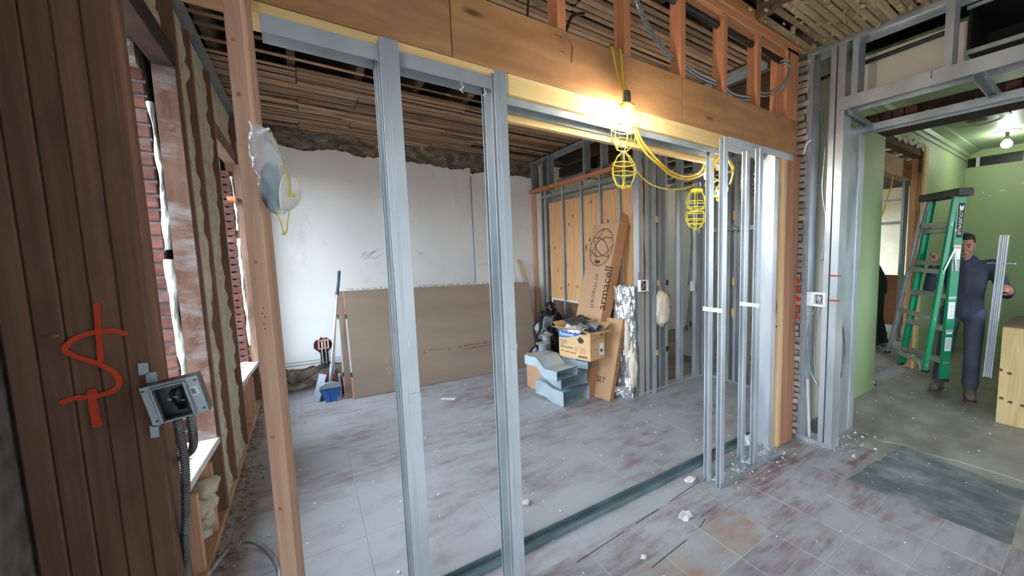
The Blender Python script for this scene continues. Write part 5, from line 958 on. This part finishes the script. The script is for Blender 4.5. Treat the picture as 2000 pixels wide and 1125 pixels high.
ring = [(2.045 + .085 * math.cos(a * .35) + .003 * (a / 18), 1.655 + .01 * math.sin(a * .7), 2.06 + .047 * math.sin(a * .35)) for a in range(0, 40)]
tag(obj('cord_coil', MB().tube(spline(ring, 4) + spline([V(ring[-1]), (2.14, 1.66, 2.03), (2.135, 1.68, 1.95)], 6)[1:], .0065, 8), 'yelc', smooth=True), 'coiled loop of yellow cord hooked over the strapped stud', 'cord')
tag(cord('thin_cord', [(2.15, 1.88, 2.13), (2.17, 1.89, 2.20), (2.19, 1.88, 2.235)], .004, 'yelc'), 'short yellow cord holding the lamp behind the studs up to the beam', 'cord')
# hall lamp
hp = thing('hall_lamp', (7.1, 1.13, 2.87), 'bare lit bulb hanging from the green hall ceiling', 'lamp'); obj('socket', MB().lathe([(.02, 0), (.02, -.05), (.035, -.055), (.035, -.09)], (7.1, 1.13, 3.05), n=14), 'cabled', hp); obj('bulb', MB().ball((7.1, 1.13, 2.905), (.06, .06, .05), 3), 'bulbc', hp, smooth=True)

# ================================================================== HALL: LADDER, PEOPLE, CRATE
ld = thing('step_ladder', (4.95, 1.4, .25), 'green fibreglass step ladder with dark cap carried by the worker', 'ladder')
def rail(name, p, q, wd, th, a, mat='fib'): return obj(name, MB().chan(p, q, wd, th, a, V((q[0] - p[0], q[1] - p[1], q[2] - p[2])).cross(V(a)).normalized() * -1, lip=0, t=.005), mat, ld)
uu = V((.585, .81, 0)); nn_ = V((.81, -.585, 0))
G2b, G2t = V((4.786, 1.09, .262)), V((4.765, 1.045, 2.05)); L2b, L2t = V((5.146, 1.588, .262)), V((4.985, 1.35, 2.05))
G1b, G1t = V((4.60, 1.205, .360)), V((4.715, 1.075, 2.05)); L1b, L1t = V((5.05, 1.70, .395)), V((4.94, 1.385, 2.05))
def flat_rail(name, p, q, wa, wb, a, b, mat):
    mb = MB(); h = wa / 2; t = .006; mb.prism([(-h, 0), (h, 0), (h, wb), (h - t, wb), (h - t, t), (-h + t, t), (-h + t, wb), (-h, wb)], p, q, a, V(b)); return obj(name, mb, mat, ld)
flat_rail('front_rail', G2b, G2t, .085, .035, nn_, uu, 'fib'); flat_rail('front_rail', L2b, L2t, .075, .03, nn_, -uu, 'fib')
flat_rail('rear_rail', G1b, G1t, .045, .03, nn_, uu, 'fib'); flat_rail('rear_rail', L1b, L1t, .045, .03, nn_, -uu, 'alum')
lerp = lambda a, b, t: a + (b - a) * t
for t in (.10, .28, .46, .64, .82): obj('step', MB().beam(lerp(G2b, G2t, t), lerp(L2b, L2t, t), .08, .05, nn_), 'alum', ld, bev=.003)
for t in (.03, .30, .57, .84): obj('rear_brace', MB().beam(lerp(G1b, G1t, t), lerp(L1b, L1t, t), .02, .045, nn_), 'alum', ld, bev=.002)
cp0, cp1 = G2t - uu * .07, L2t + uu * .06
cpm = MB(); cpm.prism([(-.075, -.02), (.075, -.02), (.075, .035), (.06, .05), (-.06, .05), (-.075, .035)], cp0 - nn_ * .02, cp1 - nn_ * .02, nn_, (0, 0, 1)); obj('top_cap', cpm, 'cap', ld, bev=.006)
obj('spreader_bar', MB().beam(lerp(G2b, G2t, .60) - uu * .01, lerp(G2b, G2t, .72) - nn_ * .03 - uu * .01, .018, .004, nn_), 'alum', ld); obj('spreader_bar', MB().beam(lerp(G2b, G2t, .72) - nn_ * .03 - uu * .012, lerp(G1b, G1t, .58) - uu * .01, .018, .004, nn_), 'alum', ld)
for p in (G2b, L2b, G1b, L1b): obj('rubber_foot', MB().box(p.x - .03, p.x + .03, p.y - .03, p.y + .03, p.z - .02, p.z + .005), 'black', ld, bev=.004)
obj('foot_brace', MB().tube(spline([lerp(G1b, G1t, .03), lerp(G1b, L1b, .10) + V((0, 0, -.02)), lerp(G1b, L1b, .16) + V((0, 0, .06))], 6), .008, 6), 'alum', ld)
# prints on the outer web of the front right rail
RU = (G2t - G2b).normalized()
def onrail(s, v, off=.0012): return lerp(G2b, G2t, s) + nn_ * v - uu * off
def rpatch(name, s0, s1, v0, v1, mat, off=.0012): return obj(name, MB().add([onrail(s0, v0, off), onrail(s0, v1, off), onrail(s1, v1, off), onrail(s1, v0, off)], [(0, 1, 2, 3)]), mat, ld)
rpatch('brand_panel', .775, .955, -.025, .036, 'ink'); rpatch('warning_label', .66, .735, -.034, .034, 'white'); rpatch('label_stripe', .715, .73, -.03, .03, 'pink', .002); rpatch('grey_label', .60, .655, -.034, .034, 'grey'); rpatch('data_label', .34, .43, -.034, .03, 'white'); rpatch('data_label', .255, .265, -.03, .03, 'white'); rpatch('data_label', .16, .235, -.034, .03, 'white')
for k in range(6): rpatch('label_line', .352 + k * .012, .356 + k * .012, -.025, .022, 'grey', .002); rpatch('label_line', .172 + k * .01, .176 + k * .01, -.025, .022, 'grey', .002)
text('brand_text', 'LOUISVILLE', onrail(.92, -.012, .0024), -RU, nn_, .046, 'white', ld); obj('brand_arrow', MB().add([onrail(.925, -.015, .0024), onrail(.945, -.015, .0024), onrail(.935, .005, .0024), onrail(.945, .025, .0024), onrail(.925, .025, .0024), onrail(.915, .005, .0024)], [(0, 1, 2, 3, 4, 5)]), 'white', ld)

def person(base, fwd, label, P, mats, shoe=True):
    """P: joint positions (f, l, u) in the person's frame, f forward, l to the person's left"""
    f = V((fwd[0], fwd[1], 0)).normalized(); l = V((-f.y, f.x, 0)); b = V(base)
    T = lambda q: b + f * q[0] + l * q[1] + V((0, 0, q[2]))
    g = lambda k: T(P[k])
    t = thing('person', base, label, 'person')
    Rm = Matrix((f, l, V((0, 0, 1)))).transposed()
    tilt = Matrix.Rotation(P.get('nod', 0.0), 3, l)
    hc = g('head'); HT = lambda q: hc + tilt @ (Rm @ V(q))
    # body: one surface, skin
    mb = MB()
    mb.ball(hc, (.098, .078, .105), 3, rot=tilt @ Rm); mb.ball(HT((.022, 0, -.065)), (.070, .062, .062), 3, rot=tilt @ Rm); mb.ball(HT((.05, 0, -.095)), (.036, .034, .026), 2, rot=tilt @ Rm)
    mb.cap(HT((.088, 0, .012)), HT((.108, 0, -.022)), .010, .016); mb.ball(HT((.085, 0, .028)), (.014, .05, .010), 2, rot=tilt @ Rm); mb.ball(HT((.09, 0, -.058)), (.012, .026, .010), 2, rot=tilt @ Rm)
    for s_ in (-1, 1): mb.ball(HT((-.005, s_ * .08, -.01)), (.018, .010, .032), 2, rot=tilt @ Rm); mb.ball(HT((.068, s_ * .042, -.03)), (.02, .022, .022), 2, rot=tilt @ Rm)
    mb.cap(g('neck'), HT((-.015, 0, -.07)), .062, .055); mb.cap(g('pelvis'), g('chest'), .10, .11)
    for s_ in 'LR':
        mb.cap(g('chest'), g('sh' + s_), .085, .055); mb.cap(g('sh' + s_), g('el' + s_), .05, .042); mb.cap(g('el' + s_), g('wr' + s_), .042, .028)
        mb.cap(g('pelvis'), g('hip' + s_), .09, .075); mb.cap(g('hip' + s_), g('kn' + s_), .075, .055); mb.cap(g('kn' + s_), g('an' + s_), .052, .036); mb.cap(g('an' + s_), g('toe' + s_), .036, .03)
        w0, h0 = g('wr' + s_), g('hand' + s_); hd__ = (h0 - w0).normalized(); gr_ = Rm @ V(P['grip' + s_]); gr_ = (gr_ - hd__ * gr_.dot(hd__)).normalized(); sd2 = hd__.cross(gr_)
        mb.cap(w0, h0, .028, .034); mb.cap(h0 + sd2 * .02 - hd__ * .02, h0 + sd2 * .022, .02, .02); mb.cap(h0 - sd2 * .02 - hd__ * .02, h0 - sd2 * .022, .02, .02)
        for k in range(4):
            o0 = h0 + sd2 * (.032 - .021 * k) + hd__ * .015; L_ = (.034, .038, .036, .029)[k]
            k1 = o0 + hd__ * L_ * .8 + gr_ * .012; k2 = k1 + hd__ * L_ * .2 + gr_ * L_ * .95; k3 = k2 - hd__ * L_ * .7 + gr_ * .006
            mb.cap(o0, k1, .0105, .010); mb.cap(k1, k2, .010, .009); mb.cap(k2, k3, .009, .008)
        tq = h0 + sd2 * .034 - hd__ * .025; t1 = tq + sd2 * .012 + gr_ * .028 + hd__ * .012; mb.cap(tq, t1, .014, .011); mb.cap(t1, t1 + gr_ * .020 + hd__ * .016 - sd2 * .006, .011, .009)
    obj('body', fuse(mb, .0075, 3), 'skin', t, smooth=True)
    for s_ in (-1, 1): obj('eye', MB().ball(HT((.088, s_ * .032, .008)), (.006, .013, .005), 2, rot=tilt @ Rm), 'ink', t, smooth=True); obj('eyebrow', MB().ball(HT((.093, s_ * .033, .032)), (.005, .021, .005), 2, rot=tilt @ Rm), 'hair', t)
    obj('mouth', MB().ball(HT((.099, 0, -.060)), (.005, .025, .007), 2, rot=tilt @ Rm), 'lip', t, smooth=True)
    hm = MB(); hm.ball(HT((-.034, 0, .034)), (.086, .083, .088), 3, .10, 6, 2, rot=tilt @ Rm); hm.ball(HT((.014, .008, .096)), (.068, .066, .032), 3, .28, 7, 4, rot=tilt @ Rm)
    for s_ in (-1, 1): hm.ball(HT((-.02, s_ * .062, -.005)), (.05, .024, .055), 2, rot=tilt @ Rm)
    hmf = fuse(hm, .008, 2); obj('hair', hmf, 'hair', t, smooth=True)
    jk = MB(); jk.cap(g('waist'), g('chest'), .128, .138); jk.cap(g('hem'), g('waist'), .132, .128); jk.cap(g('chest'), g('neck') - V((0, 0, .03)), .125, .072)
    sw_ = (g('shL') - g('shR')).normalized()
    for s_, k in (('L', 1), ('R', -1)):
        jk.cap(g('waist') + sw_ * .05 * k, g('chest') + sw_ * .06 * k, .115, .122); jk.cap(g('hem') + sw_ * .05 * k, g('waist') + sw_ * .05 * k, .122, .116)
        jk.cap(g('chest') + V((0, 0, .06)), g('sh' + s_), .095, .070); jk.cap(g('sh' + s_), g('el' + s_), .068, .058); jk.cap(g('el' + s_), lerp(g('el' + s_), g('wr' + s_), .86), .058, .044)
    jk.cap(g('neck') - sw_ * .04, g('neck') + sw_ * .04, .062, .062); obj('jacket', fuse(jk, .012, 5), mats[0], t, smooth=True)
    tr_ = MB(); tr_.cap(g('pelvis') + V((0, 0, .02)), g('hem'), .122, .118)
    for s_ in 'LR':
        tr_.cap(g('pelvis'), g('hip' + s_), .112, .098); tr_.cap(g('hip' + s_), g('kn' + s_), .094, .074); tr_.cap(g('kn' + s_), lerp(g('kn' + s_), g('an' + s_), .8), .074, .070); tr_.cap(lerp(g('kn' + s_), g('an' + s_), .78), lerp(g('kn' + s_), g('an' + s_), .92), .078, .066)
    obj('trousers', fuse(tr_, .012, 5), mats[1], t, smooth=True)
    for s_ in 'LR':
        sh = MB(); an, to = g('an' + s_), g('toe' + s_); d = V((to.x - an.x, to.y - an.y, 0)).normalized(); z0 = min(an.z, to.z)
        fl_ = V((an.x, an.y, to.z)); sh.cap(an + V((0, 0, .03)), V((an.x, an.y, to.z + .035)), .056, .058); sh.cap(V((an.x, an.y, to.z + .03)) - d * .035, to, .048, .045); sh.cap(lerp(an, to, .5) + V((0, 0, .0)), to + V((0, 0, .008)), .05, .046)
        shf = fuse(sh, .009, 4); zmin = b.z + .002 if z0 < .12 else -9
        shf.v = [V((v.x, v.y, max(v.z, zmin))) for v in shf.v]; bo = obj('boot', shf, mats[2], t, smooth=True)
        so = MB(); side = V((-d.y, d.x, 0)); pts = [(-.085, .035), (-.04, .047), (.08, .045), (.17, .052), (.225, .035), (.235, 0), (.225, -.035), (.17, -.052), (.08, -.045), (-.04, -.047), (-.085, -.035)]
        base_ = V((an.x, an.y, max(b.z + .001, to.z - .05)))
        so.add([base_ + d * (p[0] - .0) + side * p[1] for p in pts] + [base_ + d * (p[0]) + side * p[1] + V((0, 0, .022)) for p in pts], [tuple(range(10, -1, -1)), tuple(range(11, 22))] + [(i, (i + 1) % 11, 11 + (i + 1) % 11, 11 + i) for i in range(11)]); obj('sole', so, 'joist', bo)
        for k in range(3): c_ = lerp(an, to, .30 + .16 * k) + V((0, 0, .055 - .012 * k)); obj('lace', MB().tube([c_ - side * .022, c_ + V((0, 0, .006)), c_ + side * .022], .004, 6), 'joist', bo)
    return t
P1 = dict(head=(.055, -.02, 1.575), nod=.28, neck=(.01, 0, 1.42), chest=(.0, 0, 1.25), waist=(.0, 0, 1.06), hem=(.0, 0, .93), pelvis=(-.01, 0, .90),
          shL=(.0, .20, 1.37), elL=(.03, .33, 1.10), wrL=(.20, .345, 1.13), handL=(.262, .325, 1.155), gripL=(.3, -1, .1),
          shR=(.0, -.20, 1.37), elR=(.05, -.30, 1.13), wrR=(.15, -.27, 1.38), handR=(.17, -.255, 1.45), gripR=(.2, -1, .1),
          hipL=(0, .10, .88), knL=(.10, .10, .48), anL=(.06, .10, .10), toeL=(.20, .11, .05), hipR=(0, -.10, .88), knR=(-.02, -.13, .47), anR=(-.10, -.17, .10), toeR=(.04, -.20, .05))
person((5.25, 1.08, .004), (-.98, -.19), 'man in a navy jacket carrying the green ladder and a steel stud', P1, ('jacket', 'jean', 'boot'))
hs = MB(); hs.chan((4.99, .80, .31), (4.99, .755, 1.665), .066, .03, (0, 1, 0), (-1, 0, 0), t=.002)
ht = thing('held_steel_stud', (4.97, .80, .31), 'shiny steel stud held upright in the man\'s left hand', 'steel stud'); obj('channel', hs, 'steel', ht)
for k in (-.014, .0, .014): obj('web_rib', MB().beam((4.986, .80 + k, .31), (4.986, .755 + k, 1.665), .004, .004, (0, 1, 0)), 'cabled', ht)
tag(obj('drill_rod', MB().tube([(5.06, .88, 1.405), (4.94, .66, 1.40)], .006, 8), 'steel'), 'thin shiny rod behind the held stud at the man\'s shoulder', 'rod')
P2 = dict(P1); P2.update(head=(.30, 0, 1.45), nod=.6, neck=(.22, 0, 1.36), chest=(.10, 0, 1.24), elL=(.12, .30, 1.05), wrL=(.28, .2, .98), handL=(.33, .18, .96), elR=(.12, -.30, 1.05), wrR=(.28, -.2, .98), handR=(.33, -.18, .96), shL=(.1, .19, 1.36), shR=(.1, -.19, 1.36), anL=(.02, .10, .10), toeL=(.16, .11, .05), knL=(.04, .1, .48))
person((7.05, 2.56, .004), (-.3, .95), 'second worker in black clothes, half hidden by the green wall edge', P2, ('blackc', 'blackc', 'blackc'))
ck = thing('plywood_crate', (5.0, .1, 0), 'low plywood faced crate at the right edge of the hall floor', 'crate')
obj('front_panel', MB().box(4.63, 4.648, -.7, .668, .002, .862), 'plyx', ck, bev=.002); obj('side_panel', MB().box(4.648, 5.35, .65, .668, .002, .862), 'plyx', ck, bev=.002); obj('top_board', MB().box(4.62, 5.36, -.7, .68, .863, .882), 'joist', ck, bev=.002); obj('back_panel', MB().box(5.335, 5.35, -.7, .65, .002, .862), 'plyx', ck); obj('side_panel', MB().box(4.648, 5.335, -.7, -.685, .002, .862), 'plyx', ck)
for y, z in ((.60, .46), (.58, .21), (.5, .20), (.66, .48), (.64, .23), (.48, .40)): obj('wood_knot', MB().ball((4.6295, y, z), (.001, .018, .013), 2, .3, 2, z), 'knot', ck)
# through the hall opening
tag(box('brown_panel', 9.6, 9.68, 2.6, 3.40, .003, 1.05, 'cab'), 'brown board panel standing in the bright room beyond the opening', 'panel')
os_ = thing('opening_studs', (7.9, 2.6, 0), 'two pale steel studs just beyond the hall opening', 'wall framing')
for x, y in ((7.9, 2.55), (8.15, 2.60)): obj('steel_stud', MB().chan((x, y, 0), (x, y, 2.9), .09, .04, (1, 0, 0), (0, -1, 0), t=.002), 'steel', os_)
for z in (2.05, 2.45): obj('cross_rail', MB().chan((8.2, 2.6, z), (8.2, 4.6, z), .05, .03, (0, 0, 1), (-1, 0, 0), t=.002), 'steel', os_)
tag(cord('yellow_cord', [(5.52, 1.86, 2.86), (5.525, 1.90, 2.6), (5.51, 1.90, 2.38), (5.35, 1.90, 2.1), (5.12, 1.90, 1.75), (4.95, 1.90, 1.2)], .008, 'yelc'), 'yellow cord hanging in the hall wall opening', 'cord')
tag(cord('floor_cable', [(4.9, 1.75, .012), (5.6, 2.1, .012), (6.6, 2.5, .012), (7.4, 3.0, .012)], .008, 'pipe'), 'black cable running across the floor through the hall opening', 'cable')
tag(cord('yellow_cord', [(5.0, 1.95, .012), (5.3, 1.98, .012), (5.2, 1.9, .25), (5.1, 1.9, .5)], .008, 'yelc'), 'yellow cord dropping to the floor by the green wall end', 'cord')

added_lamp = thing('cage_lamp', (5.3, 4.4, 2.3), 'lit work lamp added to brighten the back room, hanging under its ceiling', 'work lamp')  # extra lamp, added only to lift the light in the back room
obj('socket', MB().lathe([(.02, 0), (.024, -.02), (.024, -.05)], (5.3, 4.4, 2.60), n=16), 'cap', added_lamp); obj('bulb', bulbm((5.3, 4.4, 2.55), (0, 0, -1), .03), 'bulb2', added_lamp, smooth=True); obj('guard', cage(MB(), (5.3, 4.4, 2.57), (0, 0, -1), .18, .06, VD), 'yelp', added_lamp, smooth=True); obj('cord', MB().tube([(5.3, 4.4, 2.60), (5.3, 4.4, 3.28)], .006, 8), 'yelc', added_lamp)
